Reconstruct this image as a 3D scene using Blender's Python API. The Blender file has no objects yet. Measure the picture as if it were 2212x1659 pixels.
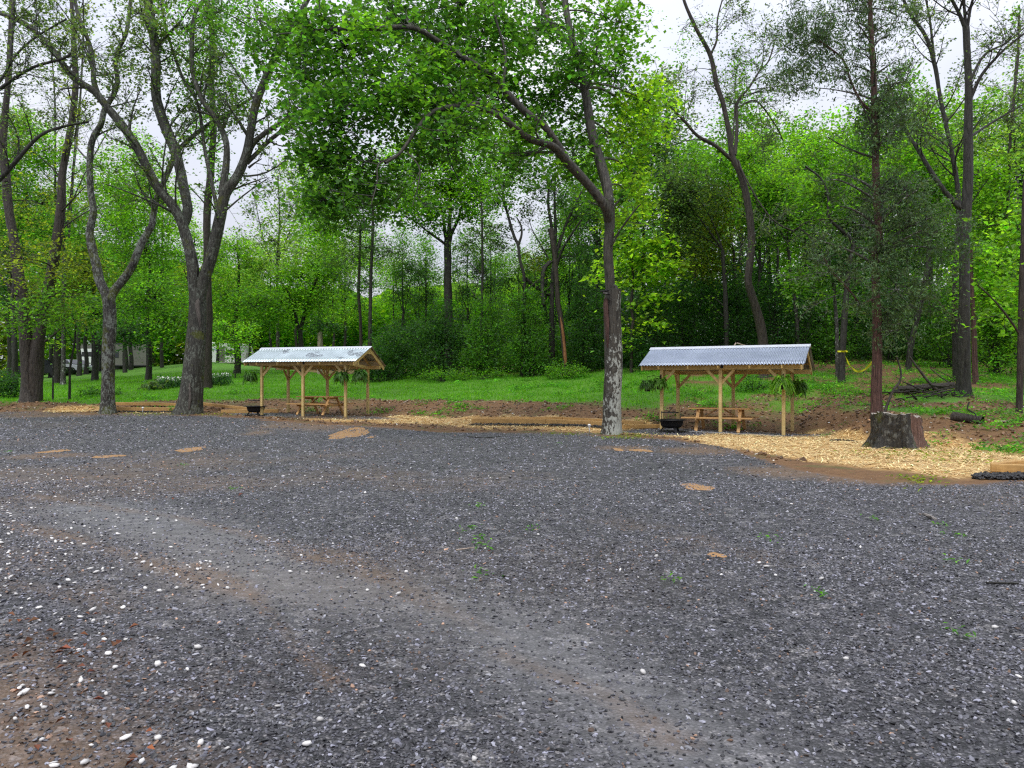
import bpy, bmesh, math, random
import numpy as np
from mathutils import Vector, Matrix

SC = bpy.context.scene
COL = SC.collection
rng = np.random.default_rng(11)
random.seed(5)
F, CU, CV, EYE = 1671.0, 1106.0, 829.5, 1.5        # focal length and picture centre in survey pixels, eye height in metres


def P(u, v, y):
    """surveyed bearing (u, v) at a distance y -> world point"""
    return np.array([(u - CU) / F * y, y, EYE - (v - CV) / F * y])


def crop(x0, y0, s):
    return lambda x, y: ((x0 + x / s) * 0.54004, (y0 + y / s) * 0.54004)


c1, c2, c3 = crop(0, 0, 1.58), crop(1300, 0, 1.58), crop(2696, 0, 1.58)
c4, c5, c6, c7 = crop(0, 900, 1.8433), crop(900, 1000, 1.8433), crop(1900, 1000, 1.8433), crop(2896, 1000, 1.8433)
cm = crop(1600, 700, 2.765)


def L(c, s):
    return [c(*map(float, t.split(','))) for t in s.split()]


# ------------------------------------------------------------------ objects
def link(o, parent=None):
    COL.objects.link(o)
    if parent is not None:
        o.parent = parent
    return o


def tag(o, label=None, cat=None, group=None, kind=None):
    if label: o['label'] = label
    if cat: o['category'] = cat
    if group: o['group'] = group
    if kind: o['kind'] = kind
    return o


def thing(name, label, cat, loc=(0, 0, 0), rz=0.0, group=None):
    o = bpy.data.objects.new(name, None)
    o.empty_display_size = 0.2
    o.location = loc
    o.rotation_euler = (0, 0, rz)
    link(o)
    return tag(o, label, cat, group)


def npmesh(name, V, faces, mat, parent=None, col=None, smooth=False, attrs=None):
    """faces: list of int arrays (n, k)"""
    V = np.asarray(V, dtype=np.float32)
    me = bpy.data.meshes.new(name)
    faces = [np.asarray(f, dtype=np.int32) for f in faces if len(f)]
    loops = np.concatenate([f.ravel() for f in faces])
    tot = np.concatenate([np.full(len(f), f.shape[1], dtype=np.int32) for f in faces])
    start = np.concatenate([[0], np.cumsum(tot)[:-1]]).astype(np.int32)
    me.vertices.add(len(V)); me.vertices.foreach_set('co', V.ravel())
    me.loops.add(len(loops)); me.loops.foreach_set('vertex_index', loops)
    me.polygons.add(len(tot)); me.polygons.foreach_set('loop_start', start)
    me.polygons.foreach_set('use_smooth', np.full(len(tot), bool(smooth)))
    allat = dict(attrs or {})
    if col is not None: allat['Col'] = col
    for k, a in allat.items():
        a = np.asarray(a, dtype=np.float32)
        if a.shape[1] == 3: a = np.concatenate([a, np.ones((len(a), 1), np.float32)], 1)
        at = me.attributes.new(k, 'FLOAT_COLOR', 'POINT')
        at.data.foreach_set('color', a.ravel())
    me.update(calc_edges=True)
    me.materials.append(mat)
    return link(bpy.data.objects.new(name, me), parent)


class MB:
    """collects bmesh primitives, then links ONE object"""
    def __init__(s): s.bm = bmesh.new()

    def box(s, c, d, rot=None, bev=0.0):
        r = bmesh.ops.create_cube(s.bm, size=1)
        vs = r['verts']
        M = Matrix.Translation(Vector(c)) @ (rot.to_4x4() if rot else Matrix.Identity(4)) @ Matrix.Diagonal((d[0], d[1], d[2], 1))
        bmesh.ops.transform(s.bm, matrix=M, verts=vs)
        if bev:
            ed = list({e for v in vs for e in v.link_edges})
            bmesh.ops.bevel(s.bm, geom=ed, offset=bev, segments=2, affect='EDGES', profile=0.6)
        return s

    def bar(s, a, b, w, h, bev=0.0, up=(0, 0, 1)):
        a, b = Vector(a), Vector(b)
        x = (b - a); ln = x.length; x.normalize()
        z = Vector(up)
        if abs(x.dot(z)) > 0.98: z = Vector((0, 1, 0))
        y = z.cross(x).normalized(); z = x.cross(y)
        R = Matrix((x, y, z)).transposed()
        return s.box((a + b) / 2, (ln, w, h), R, bev)

    def cyl(s, a, b, r0, r1=None, n=12, caps=True):
        a, b = Vector(a), Vector(b)
        r1 = r0 if r1 is None else r1
        d = b - a
        q = d.to_track_quat('Z', 'Y').to_matrix().to_4x4()
        M = Matrix.Translation((a + b) / 2) @ q
        bmesh.ops.create_cone(s.bm, cap_ends=caps, segments=n, radius1=r0, radius2=r1, depth=d.length, matrix=M)
        return s

    def tube(s, pts, r, n=6):
        for a, b in zip(pts[:-1], pts[1:]): s.cyl(a, b, r, r, n)
        return s

    def lathe(s, prof, n=24, c=(0, 0, 0)):
        rings = []
        for r, z in prof:
            rings.append([s.bm.verts.new((c[0] + r * math.cos(t), c[1] + r * math.sin(t), c[2] + z)) for t in (2 * math.pi * k / n for k in range(n))])
        for A, B in zip(rings[:-1], rings[1:]):
            for k in range(n):
                try: s.bm.faces.new((A[k], A[(k + 1) % n], B[(k + 1) % n], B[k]))
                except ValueError: pass
        return s

    def prism(s, poly, y0, y1):
        """polygon in x,z extruded along y"""
        A = [s.bm.verts.new((x, y0, z)) for x, z in poly]
        B = [s.bm.verts.new((x, y1, z)) for x, z in poly]
        n = len(poly)
        s.bm.faces.new(A); s.bm.faces.new(B[::-1])
        for k in range(n): s.bm.faces.new((A[(k + 1) % n], A[k], B[k], B[(k + 1) % n]))
        return s

    def build(s, name, mat, parent=None, smooth=False, bevel=0.0):
        bmesh.ops.recalc_face_normals(s.bm, faces=s.bm.faces)
        if bevel:
            bmesh.ops.bevel(s.bm, geom=[e for e in s.bm.edges if len(e.link_faces) == 2 and e.calc_face_angle(0) > 0.5], offset=bevel, segments=2, affect='EDGES')
        me = bpy.data.meshes.new(name)
        s.bm.to_mesh(me); s.bm.free()
        if smooth: me.polygons.foreach_set('use_smooth', [True] * len(me.polygons))
        me.materials.append(mat)
        return link(bpy.data.objects.new(name, me), parent)


# ------------------------------------------------------------------ materials
class NT:
    def __init__(s, name):
        s.m = bpy.data.materials.new(name); s.m.use_nodes = True
        s.t = s.m.node_tree; s.t.nodes.clear()
        s.out = s.n('ShaderNodeOutputMaterial')

    def n(s, typ, **kw):
        nd = s.t.nodes.new(typ)
        for k, v in kw.items():
            if k.startswith('i_'):
                key = k[2:]
                key = int(key) if key.isdigit() else key.replace('_', ' ')
                s.set(nd.inputs[key], v)
            else: setattr(nd, k, v)
        return nd

    def set(s, sock, v):
        if isinstance(v, bpy.types.NodeSocket): s.t.links.new(v, sock)
        elif isinstance(v, (tuple, list)) and len(v) == 3 and sock.type == 'RGBA': sock.default_value = (*v, 1)
        else: sock.default_value = v

    def co(s, scale=(1, 1, 1), world=False):
        if world: src = s.n('ShaderNodeNewGeometry').outputs['Position']
        else: src = s.n('ShaderNodeTexCoord').outputs['Object']
        return s.n('ShaderNodeMapping', i_Vector=src, i_Scale=scale).outputs[0]

    def noise(s, vec, sc, det=4, rough=0.55, dist=0.0):
        return s.n('ShaderNodeTexNoise', i_Vector=vec, i_Scale=sc, i_Detail=det, i_Roughness=rough, i_Distortion=dist).outputs['Fac']

    def vor(s, vec, sc, feat='F1', out='Distance', rnd=1.0):
        return s.n('ShaderNodeTexVoronoi', feature=feat, i_Vector=vec, i_Scale=sc, i_Randomness=rnd).outputs[out]

    def ramp(s, fac, stops):
        r = s.n('ShaderNodeValToRGB', i_Fac=fac); e = r.color_ramp.elements
        while len(e) < len(stops): e.new(0.5)
        for el, (p, c) in zip(e, stops):
            el.position = p
            el.color = (c, c, c, 1) if isinstance(c, (int, float)) else (*c, 1)
        return r.outputs['Color']

    def mix(s, f, a, b, mode='MIX'):
        nd = s.n('ShaderNodeMix', data_type='RGBA', blend_type=mode)
        s.set(nd.inputs['Factor'], f); s.set(nd.inputs['A'], a); s.set(nd.inputs['B'], b)
        return nd.outputs['Result']

    def math(s, op, a, b=None, c=None, clamp=False):
        nd = s.n('ShaderNodeMath', operation=op, use_clamp=clamp)
        s.set(nd.inputs[0], a)
        if b is not None: s.set(nd.inputs[1], b)
        if c is not None: s.set(nd.inputs[2], c)
        return nd.outputs[0]

    def rng(s, v, a, b, c=0.0, d=1.0):
        return s.n('ShaderNodeMapRange', i_0=v, i_1=a, i_2=b, i_3=c, i_4=d).outputs[0]

    def bump(s, h, st=0.5, dist=0.02):
        return s.n('ShaderNodeBump', i_Height=h, i_Strength=st, i_Distance=dist).outputs[0]

    def attr(s, name):
        return s.n('ShaderNodeAttribute', attribute_name=name)

    def bsdf(s, color, rough=0.7, metal=0.0, normal=None, spec=0.5):
        b = s.n('ShaderNodeBsdfPrincipled')
        s.set(b.inputs['Base Color'], color); s.set(b.inputs['Roughness'], rough); s.set(b.inputs['Metallic'], metal)
        s.set(b.inputs['Specular IOR Level'], spec)
        if normal is not None: s.set(b.inputs['Normal'], normal)
        return b.outputs[0]

    def done(s, sh):
        s.t.links.new(sh, s.out.inputs['Surface']); return s.m


def m_plain(name, c, rough=0.6, metal=0.0, var=0.25, sc=6.0, bump=0.15):
    k = NT(name); v = k.co()
    n = k.noise(v, sc, 5)
    col = k.mix(k.rng(n, 0.3, 0.7), tuple(x * (1 - var) for x in c), tuple(min(1, x * (1 + var)) for x in c))
    return k.done(k.bsdf(col, rough, metal, k.bump(k.noise(v, sc * 6, 3), bump, 0.01)))


def m_wood(name, a, b, knots=True):
    """fresh sawn lumber; grain follows the object's longest run via stretched noise"""
    k = NT(name); v = k.co()
    g1 = k.noise(k.n('ShaderNodeMapping', i_Vector=v, i_Scale=(2.0, 14, 14)).outputs[0], 2.0, 5, 0.6, 0.6)
    g2 = k.noise(k.n('ShaderNodeMapping', i_Vector=v, i_Scale=(14, 14, 1.6)).outputs[0], 2.0, 5, 0.6, 0.6)
    g = k.math('MULTIPLY_ADD', g1, 0.5, k.math('MULTIPLY', g2, 0.5))
    c = k.mix(k.rng(g, 0.36, 0.64), a, b)
    st = k.noise(v, 1.1, 3)
    c = k.mix(k.rng(st, 0.5, 0.8, 0, 0.45), c, tuple(x * 0.6 for x in a))
    if knots:
        kn = k.vor(v, 2.6)
        c = k.mix(k.rng(kn, 0.05, 0.10, 0.75, 0), c, (0.13, 0.06, 0.02))
    return k.done(k.bsdf(c, 0.62, 0, k.bump(g, 0.25, 0.01)))


def m_bark(name, dark, light, lichen=(0.42, 0.45, 0.40), amt=0.0, fib=1.0, low=None, moss=0.0, wet=0.55):
    k = NT(name); v = k.co()
    st = k.n('ShaderNodeMapping', i_Vector=v, i_Scale=(9 * fib, 9 * fib, 1.5)).outputs[0]
    n1 = k.noise(st, 1.6, 6, 0.65, 0.5)
    rid = k.vor(k.n('ShaderNodeMapping', i_Vector=v, i_Scale=(16 * fib, 16 * fib, 3.2)).outputs[0], 1.0, 'F1')
    h = k.math('MULTIPLY_ADD', rid, -0.5, n1)
    c = k.mix(k.rng(h, -0.05, 0.5), dark, light)
    c = k.mix(k.rng(k.noise(v, 1.3, 3), 0.4, 0.7, 0, 0.5), c, tuple(x * 0.55 for x in light))
    if moss:
        c = k.mix(k.rng(k.noise(v, 1.7, 5), 0.62 - moss, 0.7 - moss), c, (0.07, 0.08, 0.012))
    if amt or low:
        big = k.noise(v, 2.2, 3)
        sp = k.noise(k.n('ShaderNodeMapping', i_Vector=v, i_Scale=(1, 1, 0.55)).outputs[0], 13.0, 6, 0.7)
        f = k.math('ADD', k.math('MULTIPLY', big, 0.40), k.math('MULTIPLY', sp, 0.90))
        if low:
            sx = k.n('ShaderNodeSeparateXYZ', i_0=v)
            zz = k.rng(sx.outputs['Z'], low[0], low[1], 0.20, 0.0)
            xx = k.rng(sx.outputs['X'], -0.25, 0.22, -0.10, 0.05)
            f = k.math('ADD', f, k.math('ADD', zz, xx))
        f = k.rng(f, 0.76 - amt, 0.80 - amt)
        c = k.mix(f, c, k.mix(k.noise(v, 14, 3), tuple(x * 0.7 for x in lichen), lichen))
    return k.done(k.bsdf(c, wet, 0, k.bump(h, 0.9, 0.05), 0.35))


def m_leaf(name, trans=0.5, rough=0.42):
    k = NT(name)
    a = k.attr('Col').outputs['Color']
    d = k.bsdf(a, rough, 0, None, 0.4)
    tc = k.mix(1.0, a, (1.9, 1.85, 0.7), 'MULTIPLY')
    t = k.n('ShaderNodeBsdfTranslucent', i_Color=tc).outputs[0]
    mx = k.n('ShaderNodeMixShader', i_0=trans, i_1=d, i_2=t).outputs[0]
    return k.done(mx)


def m_col(name, rough=0.6, spec=0.5):
    k = NT(name)
    return k.done(k.bsdf(k.attr('Col').outputs['Color'], rough, 0, None, spec))


M = {}
M['leaf'] = m_leaf('leaf', .6)
M['needle'] = m_leaf('needle', 0.25, 0.6)
M['bark_dark'] = m_bark('bark_dark', (0.008, 0.0065, 0.0055), (0.045, 0.0435, 0.033))
M['bark_grey'] = m_bark('bark_grey', (0.014, 0.013, 0.012), (0.085, 0.078, 0.068), amt=0.04)
M['bark_lichen'] = m_bark('bark_lichen', (0.014, 0.013, 0.011), (0.075, 0.068, 0.056), lichen=(0.22, 0.24, 0.20), amt=0.10, moss=0.10)
M['bark_limb'] = m_bark('bark_limb', (0.013, 0.012, 0.0105), (0.080, 0.078, 0.060), lichen=(0.16, 0.175, 0.14), amt=0.07, moss=.03)
M['bark_pale'] = m_bark('bark_pale', (0.016, 0.013, 0.011), (0.088, 0.080, 0.062), lichen=(0.42, 0.44, 0.39), amt=0.0, low=(0.3, 3.6))
M['bark_cedar'] = m_bark('bark_cedar', (0.030, 0.015, 0.013), (0.15, 0.082, 0.066), fib=1.8, wet=0.8)
M['bark_brown'] = m_bark('bark_brown', (0.011, 0.008, 0.006), (0.060, 0.048, 0.035))
M['heartwood'] = m_bark('heartwood', (0.13, 0.05, 0.02), (0.36, 0.16, 0.065), fib=1.5, wet=0.8)
M['scar_wood'] = m_bark('scar_wood', (0.05, 0.042, 0.036), (0.20, 0.175, 0.15), fib=1.6, wet=0.8)
M['bare_wood'] = m_bark('bare_wood', (0.30, 0.22, 0.16), (0.55, 0.46, 0.38), fib=1.6, wet=0.8)
M['lumber'] = m_wood('lumber', (0.45, 0.31, 0.10), (0.72, 0.55, 0.25))
M['lumber_table'] = m_wood('lumber_table', (0.50, 0.27, 0.09), (0.66, 0.40, 0.16))
M['timber'] = m_wood('timber', (0.36, 0.20, 0.06), (0.55, 0.34, 0.12))
M['black_metal'] = m_plain('black_metal', (0.012, 0.012, 0.013), 0.55, 0.3, 0.4, 9)
M['pot'] = m_plain('pot', (0.012, 0.013, 0.012), 0.5)
M['wire'] = m_plain('wire', (0.02, 0.02, 0.02), 0.5, 0.6)
M['white_plastic'] = m_plain('white_plastic', (0.8, 0.8, 0.78), 0.35, 0, 0.05)
M['steel'] = m_plain('steel', (0.5, 0.5, 0.5), 0.35, 0.8, 0.1)
M['tape'] = m_plain('tape', (0.75, 0.72, 0.02), 0.45, 0, 0.1)
M['glass'] = m_plain('glass', (0.02, 0.025, 0.03), 0.08, 0, 0.2)
M['tyre'] = m_plain('tyre', (0.015, 0.015, 0.015), 0.8)
M['camper_grey'] = m_plain('camper_grey', (0.14, 0.135, 0.12), 0.5, 0, 0.12, 1.0)
M['camper_white'] = m_plain('camper_white', (0.78, 0.79, 0.80), 0.4, 0, 0.05, 1.0)
M['camper_black'] = m_plain('camper_black', (0.02, 0.02, 0.022), 0.4)
M['blue_paint'] = m_plain('blue_paint', (0.10, 0.20, 0.45), 0.35)
M['truck_paint'] = m_plain('truck_paint', (0.012, 0.014, 0.016), 0.3)
M['silver_paint'] = m_plain('silver_paint', (0.55, 0.57, 0.60), 0.3, 0.5, 0.08)
M['red_light'] = m_plain('red_light', (0.3, 0.01, 0.01), 0.3)
M['rock'] = m_plain('rock', (0.22, 0.20, 0.18), 0.8, 0, 0.5, 20, 0.6)


def m_roof(name, old):
    k = NT(name); v = k.co()
    n = k.noise(v, 1.6, 4)
    if old:
        c = k.mix(k.rng(n, 0.35, 0.7), (0.40, 0.475, 0.50), (0.54, 0.63, 0.66))
        sp = k.math('MULTIPLY', k.noise(v, 17, 5, 0.7), k.rng(k.noise(v, 1.4, 2), 0.42, 0.62))
        c = k.mix(k.rng(sp, 0.44, 0.52), c, (0.12, 0.14, 0.16))
        seam = k.n('ShaderNodeSeparateXYZ', i_0=v).outputs['X']
        f = k.math('FRACT', k.math('MULTIPLY', seam, 1.52))
        c = k.mix(k.rng(f, 0.0, 0.05, 0.5, 0), c, (0.34, 0.38, 0.42))
    else:
        c = k.mix(k.rng(n, 0.35, 0.7), (0.29, 0.335, 0.42), (0.37, 0.42, 0.51))
    return k.done(k.bsdf(c, 0.38, 0.75, k.bump(k.noise(v, 40, 3), 0.08, 0.01)))


M['roof_new'] = m_roof('roof_new', False)
M['roof_old'] = m_roof('roof_old', True)
M['ridge'] = m_plain('ridge', (0.60, 0.63, 0.68), 0.4, 0.4, 0.06)

# ------------------------------------------------------------------ world, sun, camera
W = bpy.data.worlds.new('World'); SC.world = W; W.use_nodes = True
nt = W.node_tree; nt.nodes.clear()
out = nt.nodes.new('ShaderNodeOutputWorld'); bg = nt.nodes.new('ShaderNodeBackground')
sky = nt.nodes.new('ShaderNodeTexSky'); sky.sky_type = 'NISHITA'; sky.sun_disc = False
SUN_EL, SUN_AZ = math.radians(58), math.radians(205)
sky.sun_elevation = SUN_EL; sky.sun_rotation = SUN_AZ
sky.air_density = 1.5; sky.dust_density = 4.0
tc = nt.nodes.new('ShaderNodeTexCoord')
ns = nt.nodes.new('ShaderNodeTexNoise'); ns.inputs['Scale'].default_value = 3.6; ns.inputs['Detail'].default_value = 5
nt.links.new(tc.outputs['Generated'], ns.inputs['Vector'])
rp = nt.nodes.new('ShaderNodeValToRGB')
rp.color_ramp.elements[0].position = 0.3; rp.color_ramp.elements[0].color = (7.0, 7.4, 9.0, 1)
rp.color_ramp.elements[1].position = 0.7; rp.color_ramp.elements[1].color = (9.7, 9.8, 10.3, 1)
nt.links.new(ns.outputs['Fac'], rp.inputs['Fac'])
sxy = nt.nodes.new('ShaderNodeSeparateXYZ'); nt.links.new(tc.outputs['Generated'], sxy.inputs[0])
grd = nt.nodes.new('ShaderNodeMapRange'); grd.inputs[1].default_value = 0.0; grd.inputs[2].default_value = 1.0; grd.inputs[3].default_value = .44; grd.inputs[4].default_value = 1.34   # overcast: brightest overhead
nt.links.new(sxy.outputs['Z'], grd.inputs[0])
mul = nt.nodes.new('ShaderNodeMix'); mul.data_type = 'RGBA'; mul.blend_type = 'MULTIPLY'; mul.inputs['Factor'].default_value = 1
nt.links.new(rp.outputs[0], mul.inputs['A']); nt.links.new(grd.outputs[0], mul.inputs['B'])
mxn = nt.nodes.new('ShaderNodeMix'); mxn.data_type = 'RGBA'; mxn.inputs['Factor'].default_value = 0.9
nt.links.new(sky.outputs[0], mxn.inputs['A']); nt.links.new(mul.outputs['Result'], mxn.inputs['B'])
nt.links.new(mxn.outputs['Result'], bg.inputs['Color']); bg.inputs['Strength'].default_value = 0.10
nt.links.new(bg.outputs[0], out.inputs['Surface'])

sl = bpy.data.lights.new('sun', 'SUN'); sl.energy = 1.0; sl.angle = math.radians(14); sl.color = (1.0, 0.97, 0.92)
so = bpy.data.objects.new('sun', sl); COL.objects.link(so)
sd = Vector((math.sin(SUN_AZ) * math.cos(SUN_EL), math.cos(SUN_AZ) * math.cos(SUN_EL), math.sin(SUN_EL)))
so.rotation_euler = sd.to_track_quat('Z', 'Y').to_euler(); so.location = (0, 0, 40)

cam = bpy.data.cameras.new('camera'); co_ = bpy.data.objects.new('camera', cam); COL.objects.link(co_)
cam.sensor_width = 36; cam.lens = 36 * F / 2212; cam.clip_end = 1500; cam.clip_start = 0.1
co_.location = (0, 0, EYE); co_.rotation_euler = (math.radians(90), 0, 0)
SC.camera = co_
SC.view_settings.view_transform = 'Standard'; SC.view_settings.look = 'None'
SC.view_settings.exposure = 0.68; SC.view_settings.gamma = 1.0
SC.render.resolution_x, SC.render.resolution_y = 1024, 768
SC.cycles.use_denoising = False; SC.cycles.pixel_filter_type = 'BLACKMAN_HARRIS'; SC.cycles.filter_width = 1.25
SC.cycles.max_bounces = 7; SC.cycles.diffuse_bounces = 4; SC.cycles.transmission_bounces = 6; SC.cycles.glossy_bounces = 2
SC.cycles.caustics_reflective = False; SC.cycles.caustics_refractive = False

# ------------------------------------------------------------------ terrain
#        bearing   lot edge     bank foot     bank top      slope        wood edge    far
PROF = [(-3000, (33, .25), (34.5, .3), (37, .6), (55, 1.22), (80, 1.95), (160, 3)),
        (0, (33, .25), (34.5, .3), (37, .6), (55, 1.22), (80, 1.95), (160, 3)),
        (250, (33, .22), (34.5, .3), (36.5, .58), (50, 1.485), (80, 2.9), (160, 4.5)),
        (450, (32, .2), (34, .26), (36.5, .67), (46, 1.49), (80, 3.8), (160, 5)),
        (570, (29.5, .17), (34.2, .27), (36.8, .7), (45, 1.35), (66, 2.9), (160, 5)),
        (700, (27.0, .10), (34.5, .26), (37.0, .7), (44, 1.22), (56, 2.1), (160, 5)),
        (860, (25.5, .05), (31.8, .22), (34.5, .72), (41, 1.2), (50, 1.95), (160, 5.5)),
        (1000, (24.3, 0), (29, .17), (32.5, .75), (38, 1.15), (46, 1.84), (160, 6)),
        (1250, (23.3, 0), (27, .2), (30, .72), (37, 1.27), (44, 2.14), (160, 7)),
        (1450, (21, 0), (26.2, .02), (28.8, .64), (33, 1.19), (40, 2.25), (160, 10)),
        (1700, (14, 0), (25.4, -.06), (28, .5), (31, 1.12), (40, 2.4), (160, 11)),
        (1790, (12.6, 0), (22.5, -.02), (26, .6), (30.5, 1.15), (39, 2.4), (160, 11)),
        (1900, (11.8, 0), (19, .02), (22, .67), (30, 1.22), (38, 2.4), (160, 11)),
        (2081, (11.6, 0), (17.5, .03), (20.5, .57), (25, 1.10), (36, 2.14), (160, 10)),
        (2212, (12, 0), (16, .02), (19.5, .62), (23, .9), (34, 1.9), (160, 10)),
        (6000, (12, 0), (16, .02), (19.5, .62), (23, .9), (34, 1.9), (160, 10))]
PU = np.array([p[0] for p in PROF], float)
PY = np.array([[q[0] for q in p[1:]] for p in PROF]); PZ = np.array([[q[1] for q in p[1:]] for p in PROF])


def hsh(a): return np.modf(np.abs(np.sin(a) * 43758.5453))[0]


def vnoise(x, y, s):
    x = np.asarray(x) * s; y = np.asarray(y) * s
    xi, yi = np.floor(x), np.floor(y); fx, fy = x - xi, y - yi
    fx = fx * fx * (3 - 2 * fx); fy = fy * fy * (3 - 2 * fy)
    h = lambda a, b: hsh(a * 127.1 + b * 311.7 + 17.3)
    return (h(xi, yi) * (1 - fx) + h(xi + 1, yi) * fx) * (1 - fy) + (h(xi, yi + 1) * (1 - fx) + h(xi + 1, yi + 1) * fx) * fy - 0.5


def bear(x, y): return CU + F * np.asarray(x) / np.maximum(np.asarray(y), 6.0)


def prof(u):
    y = np.stack([np.interp(u, PU, PY[:, k]) for k in range(6)], -1)
    z = np.stack([np.interp(u, PU, PZ[:, k]) for k in range(6)], -1)
    return y, z


def T(x, y, rough=True):
    x = np.atleast_1d(np.asarray(x, float)); y = np.atleast_1d(np.asarray(y, float))
    u = bear(x, y); py, pz = prof(u)
    y0 = np.maximum(py[..., :1] - 7, 4)
    Y = np.concatenate([np.full_like(y0, -100), y0, py, np.full_like(y0, 400)], -1)
    Z = np.concatenate([np.zeros_like(y0), np.zeros_like(y0), pz, pz[..., -1:] + 6], -1)
    z = np.zeros_like(y)
    for k in range(Y.shape[-1] - 1):
        t = (y - Y[..., k]) / (Y[..., k + 1] - Y[..., k])
        w = (t >= 0) & (t < 1)
        tt = t
        z = np.where(w, Z[..., k] + (Z[..., k + 1] - Z[..., k]) * tt, z)
    if rough:
        bank = np.clip((y - py[..., 0]) / 2.0, 0, 1)
        z = z + bank * (0.10 * vnoise(x, y, 0.9) + 0.06 * vnoise(x, y, 2.7)) * np.where(y > py[..., 1], 1, 0.25) + 0.02 * vnoise(x, y, 0.5) + 0.008 * vnoise(x, y, 3.1)
    return z


def tz(x, y): return float(T(x, y)[0])


def G(u, y, dz=0.0):
    x = (u - CU) / F * y
    return np.array([x, y, tz(x, y) + dz])


def segdist(x, y, pl):
    d = np.full(np.shape(x), 1e9)
    for (ax, ay), (bx, by) in zip(pl[:-1], pl[1:]):
        dx, dy = bx - ax, by - ay
        t = np.clip(((x - ax) * dx + (y - ay) * dy) / (dx * dx + dy * dy + 1e-9), 0, 1)
        d = np.minimum(d, np.hypot(x - ax - t * dx, y - ay - t * dy))
    return d


def flat(u, v):
    y = EYE * F / (v - CV)
    return ((u - CU) / F * y, y)


g7 = lambda s: [flat(u, v) for u, v in [((float(a) * .926) * .54, (1600 + float(b) * .926) * .54) for a, b in (t.split(',') for t in s.split())]]
g8 = lambda s: [flat(u, v) for u, v in [((2048 + float(a) * .926) * .54, (1600 + float(b) * .926) * .54) for a, b in (t.split(',') for t in s.split())]]
MUD = [(g7('-200,480 0,520 300,590 480,640 740,730 900,790 1080,840'), .07, .5), (g7('150,410 500,470 800,510 1050,570 1400,690'), .08, .5),
       (g7('-100,330 200,340 500,350 900,360'), 1.1, .45), (g7('840,710 1040,800 1200,960 1300,1080 1450,1230'), .05, .5),
       (g7('1050,570 1500,680 1780,830 1900,900 2212,1040'), .08, .3), (g7('600,280 800,290 1000,280'), 1.2, .4),
       (g7('1250,300 1500,310 1800,330'), 1.0, .3), (g7('60,800 300,830 500,900'), .12, .35), (g8('-60,1100 430,1300 700,1480'), .08, .55),
       (g8('400,520 700,560 1000,650'), .3, .25), (g7('-50,1200 0,1500 100,1700'), .35, .75)]
COMP = [(g7('350,470 620,520 800,590 1000,690 1200,790 1500,830'), .50, .85), (g7('1500,830 1800,870 2100,950 2300,1040'), .42, .65), (g8('0,1040 250,1180 480,1330 800,1560'), .34, .8),
        (g7('0,480 200,500 400,560'), .3, .5)]
BARE = [(u, v, ru, rv) for u, v, ru, rv in [(620, 925, 75, 8), (700, 915, 100, 9), (860, 918, 140, 9), (980, 925, 90, 7), (150, 905, 120, 5), (560, 935, 40, 4), (690, 926, 90, 8),
        (1500, 975, 70, 8), (1340, 967, 60, 6), (1700, 1020, 110, 14), (1860, 1035, 100, 12), (1980, 1040, 60, 7), (100, 985, 90, 6)]]


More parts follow.
